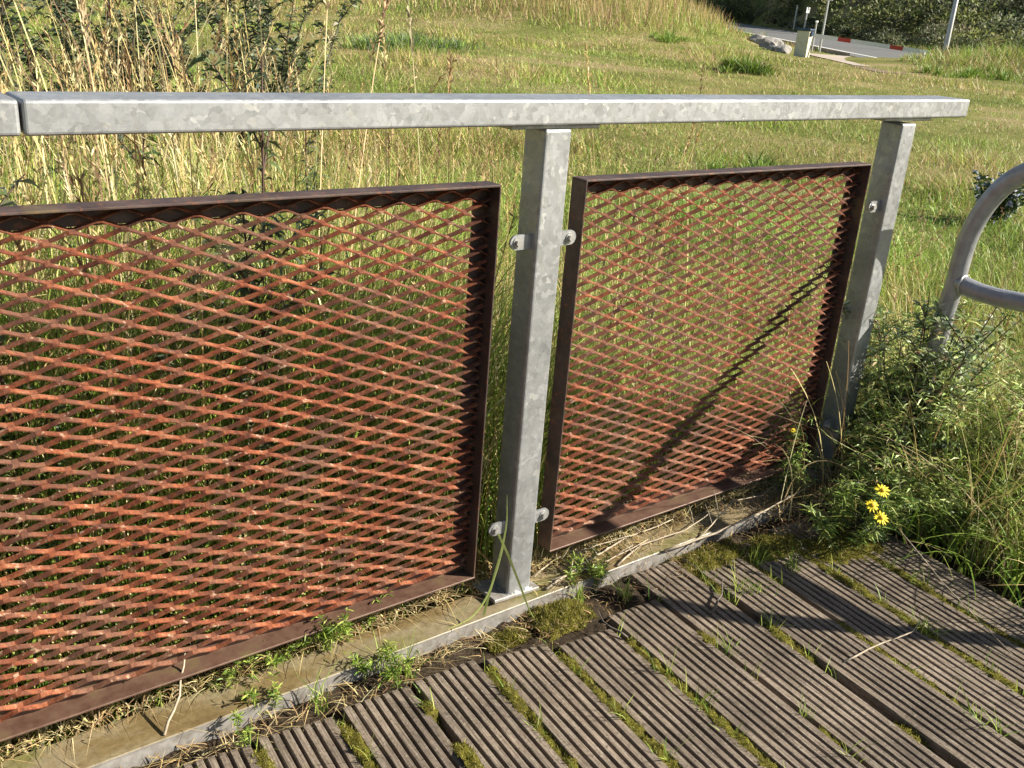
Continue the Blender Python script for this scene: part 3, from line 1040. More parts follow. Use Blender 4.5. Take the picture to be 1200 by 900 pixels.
# ------------------------------------------------------------------ leafy plants
def herb(name, base, height, nst, spread, leafL, leafW, dens, cols, wts, label, cat, stem_mat=M_gstem, stem_r=0.003, group=None, lean=(0, 0), branch=5, fold=0.3, start=0.1, leafmat=M_leaf, droop=0.0, curl=1.0):
    root = empty(name, base)
    tag(root, label, cat, group)
    bm = bmesh.new()
    v = Veg()
    LP, LD = [], []
    for s in range(nst):
        a = random.uniform(0, 2 * PI)
        tilt = random.uniform(0.1, 1.0) * spread
        h = height * random.uniform(0.7, 1.05)
        pts = []
        x, y = random.gauss(0, 0.015 * nst ** .5), random.gauss(0, 0.015 * nst ** .5)
        wob = random.uniform(-.5, .5)
        for i in range(6):
            t = i / 5
            pts.append(Vector((x + math.sin(a + wob * t) * tilt * h * t ** 1.3 + lean[0] * h * t, y + math.cos(a + wob * t) * tilt * h * t ** 1.3 + lean[1] * h * t, h * t * (1 - droop * t))))
        tube(bm, pts, [stem_r * (1.15 - 0.8 * i / 5) for i in range(6)], 5, False)
        lines = [(pts, start)]
        for b in range(branch):
            t = random.uniform(0.25, 0.9)
            i = min(int(t * 5), 4)
            p = pts[i].lerp(pts[i + 1], t * 5 - i)
            aa = random.uniform(0, 2 * PI)
            bl = h * random.uniform(0.15, 0.36) * (1.15 - t * .6)
            q = [p + Vector((math.sin(aa) * bl * u * .75, math.cos(aa) * bl * u * .75, bl * u * (0.9 - .2 * u))) for u in (0, .35, .7, 1)]
            tube(bm, q, [stem_r * .55, stem_r * .45, stem_r * .35, stem_r * .2], 4, False)
            lines.append((q, 0.1))
        for ln, st in lines:
            tot = sum((ln[i + 1] - ln[i]).length for i in range(len(ln) - 1))
            for _ in range(int(tot * dens)):
                t = random.uniform(st, 1) * (len(ln) - 1)
                i = min(int(t), len(ln) - 2)
                p = ln[i].lerp(ln[i + 1], t - i)
                aa = random.uniform(0, 2 * PI)
                LP.append(p[:]); LD.append((math.sin(aa), math.cos(aa), random.uniform(-0.2, 1.1) * curl))
    st = tag(bm_obj('stems', bm, stem_mat, root, True), kind='stuff')
    n = len(LP)
    v.leaves(np.array(LP), np.array(LD), leafL * rng.uniform(.5, 1.25, n), leafW * rng.uniform(.6, 1.25, n), pal(n, cols, wts), fold)
    lf = v.build('foliage', leafmat, root)
    tag(lf, kind='stuff')
    return root


# dark weeds among the dry grass on the left (mugwort like)
MUG = [DGREEN, (0.07, 0.10, 0.04), GREY, (0.13, 0.16, 0.07)]
leftp = [(-0.52, 0.30, 1.35, 'dark stemmed leafy weed at far left behind the railing joint', (-.10, .0)),
         (-0.12, 0.28, 1.42, 'dark leafy weed with drooping leaves behind the middle of the left panel', (0.02, 0)),
         (-0.22, 0.95, 1.30, 'bushy dark weed deeper in the dry grass, behind the left panel', (0.03, 0)),
         (0.32, 1.10, 1.22, 'brown seeded weed at the right edge of the tall dry grass', (0.06, 0))]
for x, y, h, lb, ln in leftp:
    herb('tall_weed', (x, y, tz(x, y)), h, 2, 0.10, 0.055, 0.0095, 115, MUG, [2, 2, 3, 3], lb, 'weed', M_stem, 0.0055, None, ln, 9, 0.45, 0.12)
# shrubs behind the dry grass at upper left
for x, y, h, lb in [(0.55, 4.2, 1.5, 'dark green bush behind the tall dry grass, nearer to the corner'), (1.45, 4.0, 1.45, 'dark green bush behind the tall dry grass, nearer to the open field'), (-0.2, 3.4, 1.5, 'leafy green bush at the upper left corner behind dry stalks')]:
    herb('bush', (x, y, tz(x, y)), h, 14, 0.6, 0.052, 0.015, 170, [(.07, .10, .045), (.11, .14, .08), (.17, .2, .09), (.22, .2, .11)], [3, 3, 2, 1], lb, 'bush', M_bark, 0.007, None, (0, 0), 9, 0.3, 0.05)
# spiky grey-green bush by the right post
herb('thorny_bush', (1.87, -0.13, -.07), 0.70, 10, 0.5, 0.036, 0.0090, 130, [(0.10, .15, .06), (0.28, .34, .2), (0.2, .28, .09), (0.36, .42, .26)], [2, 3, 3, 2], 'spiky dark bush with grey green leaves against the right post', 'bush', M_stem, 0.0045, None, (0.10, -0.05), 9, 0.2, 0.05)
herb('thorny_bush', (1.80, -0.15, -0.06), 0.42, 7, 0.7, 0.04, 0.010, 200, [(0.06, .10, .045), (0.10, .15, .05), GREY], [3, 3, 2], 'low dark bush at the foot of the right post', 'bush', M_stem, 0.004, None, (0.05, -0.05), 8, 0.2, 0.05)
# feathery ragwort-like weeds tumbling over the deck
LWEED = [(0.2074, 0.3, 0.072), (0.366, 0.456, 0.132), (0.488, 0.552, 0.204), (0.122, 0.18, 0.06)]
for (x, y, h, lb) in [(1.80, -0.08, .66, 'leafy light green weed leaning on the right post'), (1.93, -0.06, .72, 'leafy weed in front of the hoop leg'), (2.10, -0.14, .62, 'tall leafy weed right behind the hoop leg'),
                      (1.86, -0.19, .60, 'leafy weed standing before the right post beside the thorny bush'), (2.05, -0.42, .40, 'leafy weed under the cross bar of the hoop'), (2.3, -0.35, .46, 'leafy weed at the right picture edge below the hoop'), (1.70, -0.12, .44, 'leafy weed hiding the foot of the right post'), (1.66, -0.26, .34, 'low leafy weed between the right post and the yellow flowers'),
                      (2.3, -0.95, .62, 'tall leafy weed past the right picture edge, beside the far hoop leg'), (1.92, -1.02, .46, 'low leafy weed at the far hoop leg'), (2.3, -0.50, .62, 'tallest leafy weed past the right picture edge, behind the hoop'), (2.42, -0.85, .58, 'second tallest leafy weed past the right picture edge, behind the hoop'), (2.35, -1.2, .55, 'tall leafy weed behind the far hoop leg'), (2.05, -0.46, .44, 'leafy weed under the middle of the hoop'), (2.5, -0.45, .5, 'tall leafy weed farthest behind the hoop'), (2.06, -1.3, .5, 'leafy weed beyond the far hoop leg')]:
    herb('leafy_weed', (x, y, -.08), h, 9, .42, .044, .0060, 120, LWEED + [TAN, STRAW], [2, 3, 3, 1, .8, .6], lb, 'weed', M_gstem, .003, None, (random.uniform(-.1, .15), random.uniform(-.15, .05)), 7, .35, .05)
FEA = [(0.15, 0.2318, 0.048), (0.2375, 0.3294, 0.072), DGREEN, (0.4, 0.4514, 0.144)]
weeds = [(1.52, -0.18, 0.24), (1.66, -0.30, 0.26), (1.80, -0.24, 0.30), (1.92, -0.42, 0.28), (1.74, -0.50, 0.22), (2.12, -0.28, 0.34), (2.2, -0.52, 0.28)]
for i, (x, y, h) in enumerate(weeds):
    herb('feathery_weed', (x, y, -0.06), h, 8, 0.9, 0.040, 0.0048, 240, FEA, [2, 3, 1, 3], 'feathery green weed in the tangle overgrowing the right end of the deck', 'weed', M_gstem, 0.0022, 'feathery weeds over the deck end', (random.uniform(-.15, .1), random.uniform(-.2, .1)), 6, 0.3, 0.05)


def flower(bm_p, bm_d, c, nrm, R):
    nrm = Vector(nrm).normalized()
    a = nrm.orthogonal().normalized(); b = nrm.cross(a)
    for k in range(13):
        th = 2 * PI * k / 13 + random.uniform(-.1, .1)
        d = a * math.cos(th) + b * math.sin(th); s = nrm.cross(d)
        L = R * random.uniform(.85, 1.1)
        dr = nrm * (-L * random.uniform(0, .3))
        vs = [bm_p.verts.new(c + d * R * .2 - s * R * .05), bm_p.verts.new(c + d * R * .2 + s * R * .05),
              bm_p.verts.new(c + d * L * .7 + s * R * .13 + dr * .4), bm_p.verts.new(c + d * L + dr), bm_p.verts.new(c + d * L * .7 - s * R * .13 + dr * .4)]
        bm_p.faces.new(vs)
    bmesh.ops.create_uvsphere(bm_d, u_segments=10, v_segments=6, radius=R * .3, matrix=Matrix.Translation(c + nrm * R * .05) @ Matrix.Scale(0.6, 4, nrm))


rag = herb('ragwort', (1.50, -0.29, -0.06), 0.26, 8, 0.7, 0.045, 0.0048, 330, FEA, [3, 3, 2, 1.5], 'yellow flowered weed with three open blooms hanging over the deck', 'flowering weed', M_gstem, 0.0024, None, (-.25, -.2), 6, .3, .05)
bp, bd = bmesh.new(), bmesh.new()
o_rag = Vector((1.50, -0.29, -0.06))
bs = bmesh.new()
for c in [(1.265, -0.425, 0.205), (1.30, -0.425, 0.240), (1.27, -0.455, 0.180)]:
    c = Vector(c) - o_rag
    bp, bd = bmesh.new(), bmesh.new()
    flower(bp, bd, c, (-.35, -.45, .8), 0.0215)
    fl = bm_obj('flower', bp, M_yellow, rag); tag(fl, kind='stuff'); bm_obj('flower_disc', bd, M_ydisc, fl, True)
    tube(bs, [Vector((-.02, .01, .03)), c * .6 + Vector((0, 0, -.015)), c - Vector((0, 0, .003))], [.002, .0016, .0012], 5)
bm_obj('flower_stalk', bs, M_gstem, rag, True)
rag2 = herb('ragwort', (1.47, -0.02, -0.03), 0.30, 4, 0.25, 0.03, 0.0045, 240, FEA, [3, 3, 1, 2], 'small yellow budded weed in front of the right panel', 'flowering weed', M_gstem, 0.0022, None, (-.2, -.1), 3, .3, .05)
bp, bd = bmesh.new(), bmesh.new()
for c in [(-0.085, -.045, .285)]:
    flower(bp, bd, Vector(c), (-.3, -.4, .6), 0.009)
fl = bm_obj('flower', bp, M_yellow, rag2); bm_obj('flower_disc', bd, M_ydisc, fl, True)

# blue-grey flowering clump beyond the hoop
herb('blue_flower_clump', (7.3, 2.35, tz(7.3, 2.35)), 0.42, 22, 0.75, 0.05, 0.02, 120, [DGREEN, (0.05, .09, .03), (0.30, .33, .42), (0.42, 0.45, 0.55)], [4, 3, 1.2, 1], 'dark clump with pale blue flowers seen through the hoop barrier', 'flower clump', M_gstem, 0.004, None, (0, 0), 6, .3, .1)


# --- tall grass and stalks on the right beyond the deck
def right_grass():
    v = Veg()
    n = 26000
    X = rng.uniform(1.70, 5.0, n); Y = rng.uniform(-2.6, 1.4, n)
    d = npnoise(X, Y, 3.0, 31)
    keep = (rng.uniform(0, 1, n) < 0.35 + 0.9 * d) & ((X > 1.95) | ((Y < -0.1) & (X > 1.72)))
    X, Y = X[keep], Y[keep]; n = len(X)
    H = rng.uniform(0.16, 0.46, n) * (0.6 + 0.7 * npnoise(X, Y, 1.5, 33)) * (1 - .45 * sstep(3.0, 4.5, X))
    P = np.stack([X, Y, np.minimum(terrain(X, Y), -0.06)], -1)
    P[:, 2] = terrain(X, Y) * sstep(1.9, 2.6, X) + -0.085 * (1 - sstep(1.9, 2.6, X))
    v.blades(P, H, rng.uniform(.003, .006, n), rng.uniform(0, 2 * PI, n), rng.uniform(.15, .95, n), pal(n, [YGREEN, GREEN, LIME, STRAW, OLIVE, TAN], [4, 3, 2, 2.4, 1, .8]), 4)
    m = 2600
    X = rng.uniform(1.68, 2.7, m); Y = rng.uniform(-0.75, 0.25, m)
    P = np.stack([X, Y, np.full(m, -.08)], -1)
    v.blades(P, rng.uniform(.22, .62, m), rng.uniform(.0025, .005, m), rng.uniform(0, 2 * PI, m), rng.uniform(.1, .9, m), pal(m, [YGREEN, LIME, STRAW, PALE, TAN], [3, 3, 2.5, 1.5, 1]), 5)
    # long arching blades over the deck
    m = 420
    X = rng.uniform(1.55, 2.2, m); Y = rng.uniform(-1.6, -0.35, m)
    P = np.stack([X, Y, np.full(m, -0.07)], -1)
    v.blades(P, rng.uniform(.18, .42, m), rng.uniform(.004, .0075, m), rng.normal(-1.6, 1.0, m), rng.uniform(.3, 1.1, m), pal(m, [YGREEN, GREEN, LIME, STRAW], [3, 4, 2, 1.5]), 6, .6)
    o = v.build('verge_grass', M_grass)
    tag(o, 'long yellow green grass crowding the right end of the deck', 'grass', kind='stuff')
    v = Veg()
    m = 90
    X = rng.uniform(1.9, 4.2, m); Y = rng.uniform(-1.4, 1.2, m)
    P = np.stack([X, Y, terrain(X, Y)], -1)
    c = pal(m, [STRAW, TAN, DRYBR], [3, 2, 1])
    pos = v.blades(P, rng.uniform(.4, .75, m), rng.uniform(.0025, .0035, m), rng.uniform(0, 2 * PI, m), rng.uniform(.05, .5, m), c, 6, taper=.45)
    seed_heads(v, pos[:, -1], pos[:, -2], c, rng.uniform(.05, .12, m), 16, .004, .018)
    # dead curled stems round the foot of the right post
    m = 620
    X = rng.uniform(1.2, 2.0, m); Y = rng.uniform(-0.26, -0.02, m)
    P = np.stack([X, Y, np.full(m, 0.0)], -1)
    c = pal(m, [TAN, DRYBR, STRAW], [3, 2, 2])
    v.blades(P, rng.uniform(.08, .34, m) * sstep(1.15, 1.7, X), rng.uniform(.0015, .003, m), rng.uniform(0, 2 * PI, m), rng.uniform(.4, 1.4, m), c, 6, .7)
    # thin arching dry stems in front of the right panel
    m = 18
    P = np.stack([rng.uniform(1.3, 1.66, m), rng.uniform(-.16, -.05, m), np.full(m, 0.0)], -1)
    v.blades(P, rng.uniform(.3, .66, m), .0034, rng.normal(-1.5, .8, m), rng.uniform(.2, 1.0, m), pal(m, [STRAW, PALE, TAN], [2, 2, 1]), 8, .5, taper=.5)
    o = v.build('dead_stems', M_straw)
    tag(o, 'thin dead stems tangled around the foot of the right post', 'dry grass', kind='stuff')


right_grass()


# ------------------------------------------------------------------ moss, straw, tufts on the deck
def moss():
    V, Q = [], []
    vt = Veg()
    nb = 0
    segs = []
    full = {-1: [(-.15, -.9)], 0: [(-.16, -.42), (-.3, -1.1)], 1: [(-.2, -.3), (-.34, -1.0)], 2: [(-.18, -1.1)], 3: [(-.23, -1.0)], 4: [(-.27, -1.0)], 5: [(-.34, -.45), (-.72, -.84)],
            6: [(-.17, -.3), (-.42, -.62), (-.8, -.92)], 7: [(-.16, -.36), (-.5, -.9)], 8: [(-.2, -.95)], 9: [(-.15, -1.2)]}
    for k, ss in full.items():
        for (a, b) in ss:
            m = max(4, int((a - b) / 0.008))
            ys = np.linspace(a, b, m)
            nw = 7
            base = len(V)
            for i, y in enumerate(ys):
                e = min(1, min(i, m - 1 - i) / 4)
                for j in range(nw):
                    s = j / (nw - 1) - .5
                    x = gap_x(k, y) + s * 0.034
                    h = 0.026 * e * (0.55 + 0.45 * nz(x, y, 9, k)) * (1 - 1.2 * s * s) + 0.008 * nz(x, y, 60, 2) + 0.006 * nz(x, y, 140, 4)
                    V.append((x, y, -0.048 + max(0, h + 0.016 * e)))
            for i in range(m - 1):
                for j in range(nw - 1):
                    Q.append((base + i * nw + j, base + i * nw + j + 1, base + (i + 1) * nw + j + 1, base + (i + 1) * nw + j))
    # cushion by the foot of the middle post and under the debris on the right
    for (cx, cy, ra, rb, hh, zb) in ((0.45, -0.13, 0.085, 0.055, 0.024, -0.028), (0.29, -0.125, 0.06, 0.028, 0.010, -0.036), (1.0, -0.15, 0.14, 0.07, 0.02, -0.028), (1.20, -0.20, 0.16, 0.08, 0.02, -0.028), (1.38, -0.30, .16, .10, .02, -.026)):
        g = 44
        base = len(V)
        for i in range(g):
            for j in range(g):
                sx, sy = i / (g - 1) * 2 - 1, j / (g - 1) * 2 - 1
                d = math.hypot(sx, sy) * (1 + .35 * nz(cx + sx * 2, cy + sy * 2, 1.3, 9))
                x, y = cx + sx * ra, cy + sy * rb
                h = hh * max(-1.5, 1 - d * d) + 0.007 * nz(x, y, 35, 1) + 0.005 * nz(x, y, 110, 5)
                V.append((x, y, zb + h))
        for i in range(g - 1):
            for j in range(g - 1):
                Q.append((base + i * g + j, base + (i + 1) * g + j, base + (i + 1) * g + j + 1, base + i * g + j + 1))
    me = np_mesh('moss', np.array(V), np.array(Q))
    me.polygons.foreach_set('use_smooth', [True] * len(me.polygons))
    o = link('moss', me, M_moss)
    tag(o, 'olive green moss filling the gaps between the deck planks', 'moss', kind='stuff')
    # tiny moss shoots for a fuzzy surface
    P = np.array(V); P = P[P[:, 2] > -0.043]
    P = np.repeat(P, 3, 0) + rng.normal(0, .003, (len(P) * 3, 3)) * [1, 1, .1]
    m = len(P)
    vt.blades(P, rng.uniform(.003, .010, m), rng.uniform(.0012, .0024, m), rng.uniform(0, 2 * PI, m), rng.uniform(.1, .8, m), pal(m, [(0.20, .19, .03), (0.28, .27, .05), (0.10, .09, .02), (.25, .19, .07)], [3, 2, 2, 1.3]), 1)
    o = vt.build('moss_shoots', M_grass)
    tag(o, 'fine moss shoots standing up from the moss in the plank gaps', 'moss', kind='stuff')


moss()


def litter():
    v = Veg()
    # grass tufts growing in the gaps
    spots = []
    for k in range(-3, 10):
        for _ in range(7): spots.append((k, random.uniform(-1.0, -.16), random.randint(4, 12), random.uniform(.025, .06)))
    for (x, y, c, h) in ((.015, -.12, 26, .085), (-.02, -.10, 18, .07), (.62, -.06, 40, .07), (.55, -.09, 25, .05), (.66, -.15, 22, .05), (.93, -.29, 30, .06), (.97, -.33, 22, .05), (-.19, -.11, 20, .07), (1.08, -.23, 30, .06), (1.15, -.3, 40, .06), (1.2, -.68, 30, .06), (.70, -.45, 20, .05), (.36, -.3, 10, .03)):
        spots.append((None, (x, y), c, h))
    for k, y, c, h in spots:
        if k is None: x, y = y
        else: x = gap_x(k, y)
        P = np.stack([x + rng.normal(0, .009, c), y + rng.normal(0, .012, c), np.full(c, -.04)], -1)
        v.blades(P, (h + .02) * rng.uniform(.5, 1.3, c), rng.uniform(.0016, .0034, c), rng.uniform(0, 2 * PI, c), rng.uniform(.1, .9, c), pal(c, [YGREEN, LIME, GREEN], [3, 2, 2]), 4)
    tag(v.build('gap_grass', M_grass), 'small green grass tufts sprouting from the gaps between planks', 'grass', kind='stuff')
    v = Veg()
    # straw lying along the inner edge of the channel, under the panels
    n = 2800
    X = rng.uniform(-1.2, 1.7, n); Y = rng.normal(.052, .016, n)
    P = np.stack([X, Y, rng.uniform(-.02, .022, n)], -1)
    v.blades(P, rng.uniform(.012, .06, n), rng.uniform(.0016, .0036, n), rng.uniform(0, 2 * PI, n), rng.uniform(.7, 2.6, n), pal(n, [STRAW, TAN, PALE, DRYBR], [3, 2, 2, 1.5]), 3, .25)
    # crumbs and stalks on the channel to the right of the middle post and along the plank ends
    n = 850
    X = np.concatenate([rng.uniform(.45, 1.5, 350), rng.uniform(-.7, .5, 500)]); Y = np.concatenate([rng.normal(-.02, .05, 350), rng.normal(-.108, .020, 500)])
    Z = np.where(Y > -.069, .002, -.03)
    P = np.stack([X, Y, Z], -1)
    v.blades(P, rng.uniform(.004, .02, n), rng.uniform(.0014, .0030, n), rng.uniform(0, 2 * PI, n), rng.uniform(2, 7, n), pal(n, [STRAW, TAN, PALE, DRYBR], [3, 3, 2, 2]), 3, .12)
    n = 900
    X = rng.uniform(.3, 1.4, n); Y = rng.normal(-.13, .05, n)
    P = np.stack([X, Y, rng.uniform(-.03, -.008, n)], -1)
    v.blades(P, rng.uniform(.003, .010, n), rng.uniform(.0014, .003, n), rng.uniform(0, 2 * PI, n), rng.uniform(1, 4, n), pal(n, [TAN, DRYBR, (0.16, .11, .06)], [2, 3, 2]), 2, .12)
    tag(v.build('straw_litter', M_straw), 'dry straw and crumbs littering the edge channel below the panels', 'litter', kind='stuff')


litter()


def twig(pts, r, label, mat=M_twig, forks=0):
    P = [Vector(p) for p in pts]
    o0 = P[0].copy()
    sm = []
    for i in range(len(P) - 1):
        for t in (0, .33, .66): sm.append(P[i].lerp(P[i + 1], t) + Vector((random.gauss(0, r * .5), random.gauss(0, r * .5), random.gauss(0, r * .3))))
    sm.append(P[-1])
    bm = bmesh.new()
    tube(bm, [p - o0 for p in sm], [r * (1 - .6 * i / (len(sm) - 1)) for i in range(len(sm))], 6)
    for _ in range(forks):
        i = random.randrange(2, len(sm) - 1)
        d = Vector((random.uniform(-1, 1), random.uniform(-1, 1), random.uniform(0, .5))).normalized() * random.uniform(.03, .09)
        tube(bm, [sm[i] - o0, sm[i] - o0 + d * .5 + Vector((0, 0, .004)), sm[i] - o0 + d], [r * .5, r * .4, r * .2], 5)
    o = bm_obj('twig', bm, mat, None, True)
    o.location = o0
    tag(o, label, 'twig', 'dry twigs on the deck')


zd = DZ + 0.004
twig([(.90, -.64, zd), (1.03, -.655, zd + .012), (1.14, -.67, zd + .015), (1.185, -.66, zd + .02)], .0026, 'pale dry stalk lying across the planks at lower right', forks=1)
twig([(.775, -.34, zd + .004), (.85, -.30, zd + .012), (.91, -.255, zd + .012)], .0036, 'short dark stick lying across a gap below the right panel', M_bark)
twig([(.87, -.075, .004), (1.05, -.10, .02), (1.25, -.115, .045), (1.5, -.10, .07)], .0042, 'long pale stem lying along the edge channel under the right panel', forks=2)
twig([(.46, -.055, .006), (.62, -.02, .012), (.8, .01, .018), (1.0, .02, .02)], .0038, 'forked dry twig lying on the edge channel right of the middle post', forks=4)
twig([(.50, -.03, .006), (.66, -.045, .010), (.86, -.02, .014)], .003, 'thin grey twig beside the forked one on the edge channel', forks=3)
twig([(.55, -.05, .005), (.60, .0, .03), (.70, .02, .022), (.83, .0, .03)], .0028, 'arched pale twig on the channel just right of the middle post', forks=3)
twig([(.70, -.065, .004), (.82, -.03, .012), (.98, -.045, .02), (1.12, -.02, .03)], .0030, 'long grey twig lying over the channel below the right panel', forks=3)
twig([(.47, .0, .01), (.56, .03, .02), (.68, .035, .012)], .0026, 'thin pale twig against the foot of the right panel', forks=2)
twig([(.95, -.09, -.01), (1.08, -.06, .02), (1.2, -.03, .05), (1.33, -.04, .04)], .0026, 'curved dry twig below the right end of the right panel', forks=3)
twig([(-.50, -.06, .0), (-.455, -.02, .05), (-.42, .03, .11), (-.37, .055, .112)], .0032, 'bent pale stem propped on the edge channel at lower left', forks=0)
twig([(.52, -.30, zd + .003), (.50, -.23, zd + .012), (.53, -.18, zd + .006)], .003, 'small curved brown twig on the planks below the middle post', M_bark)
twig([(1.40, -.45, .1), (1.34, -.62, .05), (1.28, -.86, -.01), (1.30, -1.0, -.03)], .0016, 'thin long dry stem bowing over the planks on the right', forks=0)

# little weeds rooted along the channel
for (x, y, h, lb) in [(-.29, .052, .075, 'small green sprig growing behind the channel at lower left'), (-.34, -.075, .06, 'tiny green sprig at the channel face, lower left'), (-.09, .05, .10, 'leafy sprig shading the channel below the left panel'), (-.055, -.085, .075, 'bright green sprig at the plank ends below the left panel'), (.60, -.055, .06, 'round leaved sprig on the channel right of the middle post'), (-.44, .06, .10, 'dark thin weed at the channel by the bent stem')]:
    herb('sprig', (x, y, -.04 if y < -.07 else -.01), h + .02, 7, 0.9, .020, .0038, 420, [YGREEN, GREEN, LIME], [2, 3, 2], lb, 'sprig', M_gstem, .0011, 'sprigs along the edge channel', (0, -.1), 4, .2, .1)


# long green blades in front of the middle post
def long_blades():
    root = empty('long_grass_blades', (0.29, -0.06, -0.03))
    tag(root, 'long bent green grass blades hanging in front of the middle post', 'grass')
    C = [[(.268, -.058, .0), (.285, -.062, .09), (.305, -.062, .17), (.318, -.058, .24), (.317, -.05, .31)],
         [(.30, -.05, .21), (.318, -.07, .16), (.352, -.085, .07), (.375, -.10, .0), (.385, -.125, -.03)],
         [(.16, -.06, .0), (.22, -.07, .012), (.262, -.07, .05), (.29, -.068, .12), (.312, -.06, .18)]]
    for c in C:
        v = Veg()
        P = np.array(c) - np.array([0.29, -0.06, -0.03])
        # densify
        t = np.linspace(0, len(P) - 1, 14)
        P = np.stack([np.interp(t, np.arange(len(P)), P[:, a]) for a in range(3)], -1)
        P[1:-1] = (P[:-2] + 2 * P[1:-1] + P[2:]) / 4
        w = 0.006 * np.clip(1.15 - (t / t.max()) ** 2, .15, 1)
        S = np.array([0.8, -0.6, 0.15])
        V = np.stack([P - S * w[:, None] / 2, P + np.array([0, 0, .0008]), P + S * w[:, None] / 2], 1)
        n = len(P)
        q = np.array([[i * 3 + j, i * 3 + j + 1, (i + 1) * 3 + j + 1, (i + 1) * 3 + j] for i in range(n - 1) for j in (0, 1)])
        v.add(V, q, np.repeat(np.array([[.45, .52, .16]]), n * 3, 0))
        v.build('blade', M_grass, root)


long_blades()


# ------------------------------------------------------------------ things by the far road
def place(root_name, x, y, label, cat):
    r = empty(root_name, (x, y, tz(x, y)))
    return tag(r, label, cat)


# gate pillar with dark cap and boom
p = place('gate_pillar', 29.95, 21.5, 'cream pillar with dark blue cap at the left end of the red white boom', 'pillar')
pz = -0.15 + 0.0155 * ((29.95 - CAM.x) * FH[0] + (21.5 - CAM.y) * FH[1])
p.location.z = pz
p.rotation_euler.z = math.radians(11.5)
bm = bmesh.new(); box(bm, -.16, .16, -.24, .24, -.3, .90, .02, 2); bm_obj('pillar_body', bm, M_cream, p)
bm = bmesh.new(); box(bm, -.20, .20, -.28, .28, .902, .98, .02, 2); bm_obj('cap', bm, M_blue, p)
bm = bmesh.new(); box(bm, -.10, .10, -.30, -.242, .74, .88, .01, 1); bm_obj('bracket', bm, M_blue, p)

b0, b1 = Vector((30.15, 21.35, 1.20)), Vector((32.95, 18.35, .93))
bar = empty('boom_barrier', (32.47, 18.66, pz))
tag(bar, 'red and white boom lowered across the road entrance', 'barrier')
N_ = 9
for i in range(N_):
    a, b = b0.lerp(b1, i / N_), b0.lerp(b1, (i + 1) / N_)
    bm = bmesh.new()
    dd = (b - a).normalized(); sd = dd.cross(Vector((0, 0, 1))).normalized() * .03; uu = Vector((0, 0, .07))
    vs0 = [bm.verts.new(a - bar.location + s) for s in (-sd - uu, sd - uu, sd + uu, -sd + uu)]
    vs1 = [bm.verts.new(b - bar.location + s) for s in (-sd - uu, sd - uu, sd + uu, -sd + uu)]
    for k in range(4): bm.faces.new((vs0[k], vs0[(k + 1) % 4], vs1[(k + 1) % 4], vs1[k]))
    bm.faces.new(vs0[::-1]); bm.faces.new(vs1)
    bm_obj('boom_segment', bm, M_red if i in (2, 6) else M_white, bar)
bm = bmesh.new(); tube(bm, [(0.3, -.2, -.5), (.32, -.22, .5)], .045, 8); bm_obj('support', bm, M_white, bar)

# sign on a pole
sx, sy = 35.8, 25.0
s = place('road_sign', sx, sy, 'small white road sign on a thin pole behind the cream pillar', 'sign')
bm = bmesh.new(); tube(bm, [(0, 0, -.3), (0, 0, 2.5)], .045, 8); bm_obj('pole', bm, M_post, s)
bm = bmesh.new(); box(bm, -.16, .16, -.065, -.047, 2.02, 2.55, .005, 1)
o = bm_obj('sign_plate', bm, M_white, s); o.rotation_euler.z = math.radians(-40)
s = place('short_post', 35.2, 24.95, 'short thin post standing beside the road sign pole', 'post')
bm = bmesh.new(); tube(bm, [(0, 0, -.3), (0, 0, 1.15)], .035, 8); bm_obj('shaft', bm, M_post, s)
bm = bmesh.new(); box(bm, -.07, .07, -.04, .04, 1.152, 1.22, .01, 1); bm_obj('cap', bm, M_white, s)

# street lamp right of the boom
lx, ly = 47.0, 25.8
lz = tz(lx, ly)
s = place('street_lamp', lx, ly, 'tall thin lamp post behind the grassy verge on the right', 'street lamp')
bm = bmesh.new(); tube(bm, [(0, 0, -.5), (0, 0, .6), (0.02, 0, 6.4)], [.13, .12, .075], 12); bm_obj('pole', bm, M_post, s, True)
bm = bmesh.new(); tube(bm, [(.02, 0, 6.3), (-.1, .1, 6.6), (-.6, .5, 6.75)], [.05, .045, .04], 8); bm_obj('arm', bm, M_post, s, True)
bm = bmesh.new(); box(bm, -1.1, -.6, .42, .62, 6.70, 6.82, .03, 2); bm_obj('lantern', bm, M_post, s)
# more poles beyond the road
for (x, y, h, lb) in [(66.5, 50.0, 2.0, 'left of the two far thin posts beyond the road'), (62.5, 46.0, 1.9, 'right of the two far thin posts beyond the road, with white plate')]:
    s = place('far_post', x, y, lb, 'post')
    bm = bmesh.new(); tube(bm, [(0, 0, -.4), (0, 0, h)], .06, 8); bm_obj('shaft', bm, M_post, s)
    if h < 1.95:
        bm = bmesh.new(); box(bm, -.2, .2, -.085, -.062, h - .45, h - .05, .01, 1); bm_obj('plate', bm, M_white, s)

# boulders left of the pillar
for (x, y, r, lb) in [(30.3, 23.2, .42, 'grey boulder half sunk in grass left of the pillar'), (30.2, 22.55, .30, 'smaller pale boulder next to the pillar'), (31.3, 24.6, .4, 'grey boulder farthest left of the pillar')]:
    bm = bmesh.new()
    bmesh.ops.create_icosphere(bm, subdivisions=3, radius=r)
    for v in bm.verts:
        n_ = mnoise.noise(v.co * 3.1 + Vector((x, y, 0))) * .35 + mnoise.noise(v.co * 8 + Vector((x, 0, y))) * .12
        v.co *= (1 + n_); v.co.z *= .75
    o = bm_obj('boulder', bm, M_rock)
    o.location = (x, y, tz(x, y) + r * .35)
    tag(o, lb, 'boulder')


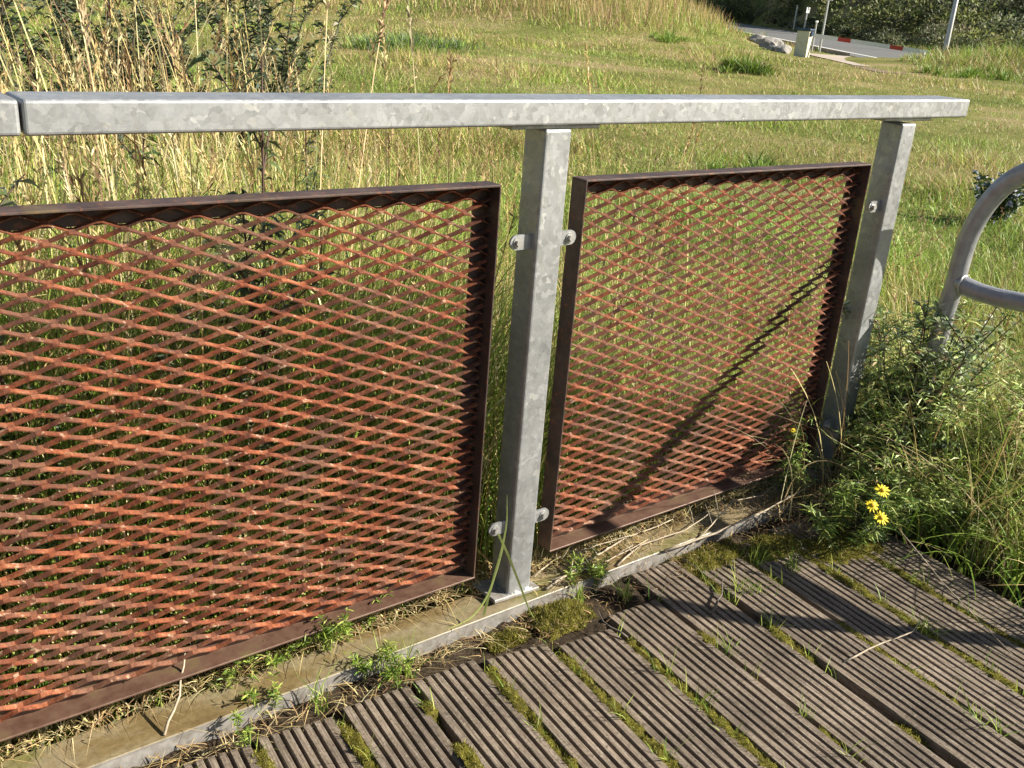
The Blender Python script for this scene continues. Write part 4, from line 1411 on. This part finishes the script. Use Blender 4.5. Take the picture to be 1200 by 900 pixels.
# ------------------------------------------------------------------ scrub on the hills
def scrub():
    nb = 0
    groups = [('thicket', 'dense grey green scrub covering the hillside behind the road', []), ('hedge', 'dark scrub hedge along the far side of the road', [])]
    for _ in range(430):
        u = random.uniform(22, 112); n = 22.5 + 40 * random.random() ** 1.5
        groups[0][2].append((u, n, random.choice((.9, 1.3, 1.8, 2.6)) * random.uniform(.8, 1.2) * (1 + .012 * (n - 22))))
    for u in np.arange(30, 105, 1.6): groups[1][2].append((u, 22.3 + random.uniform(-.5, .8), random.uniform(.5, 1.0)))
    # dark scrub closing the field at the back
    for _ in range(150):
        n = random.uniform(-70, 6); u = random.uniform(58, 80)
        groups[1][2].append((u, n, random.uniform(1.3, 2.6)))
    for _ in range(60):
        n = random.uniform(6, 24); u = random.uniform(98, 120)
        groups[0][2].append((u, n, random.uniform(1.5, 2.8)))
    for name, label, lst in groups:
        v = Veg()
        for (u, n, s) in lst:
            x, y = u * RU[0] + n * RN[0], u * RU[1] + n * RN[1]
            z = tz(x, y)
            hue = [((0.1488, 0.1736, 0.0868), (0.2046, 0.2232, 0.1302), (0.0868, 0.1054, 0.0434)), ((0.186, 0.2108, 0.0682), (0.248, 0.2604, 0.0992), (0.1178, 0.1426, 0.0372)), ((0.1984, 0.1736, 0.1116), (0.1364, 0.1302, 0.0744), (0.2604, 0.2232, 0.1364))][random.choices((0, 1, 2), (5, 3, 1.6))[0]]
            if name == 'hedge': hue = ((0.1054, 0.1209, 0.0589), (0.155, 0.1674, 0.093), (0.062, 0.0713, 0.031))
            val = random.uniform(.65, 1.15)
            nl = random.randint(5, 9)
            m = int(34 * min(1.6, max(.8, s)))
            for _l in range(nl):
                la = random.uniform(0, 2 * PI); lr = s * random.uniform(.1, .75); ls = s * random.uniform(.32, .55)
                lc = np.array([x + lr * math.sin(la), y + lr * math.cos(la), z + s * random.uniform(.15, .75) * (1 - .4 * lr / s)])
                d = rng.normal(size=(m, 3)); d[:, 2] = np.abs(d[:, 2]) * 1.1 - .25; d /= np.linalg.norm(d, axis=1, keepdims=True)
                P = lc + d * (ls * rng.uniform(.7, 1.12, m))[:, None]
                v.leaves(P, d + rng.normal(0, .45, d.shape) + [0, 0, .35], rng.uniform(.12, .26, m) * (.7 + .3 * s), rng.uniform(.07, .13, m) * (.7 + .3 * s), pal(m, hue, [3, 2, 2], .2) * val, .2)
        o = v.build(name, M_shrub)
        tag(o, label, 'scrub', kind='stuff')


scrub()
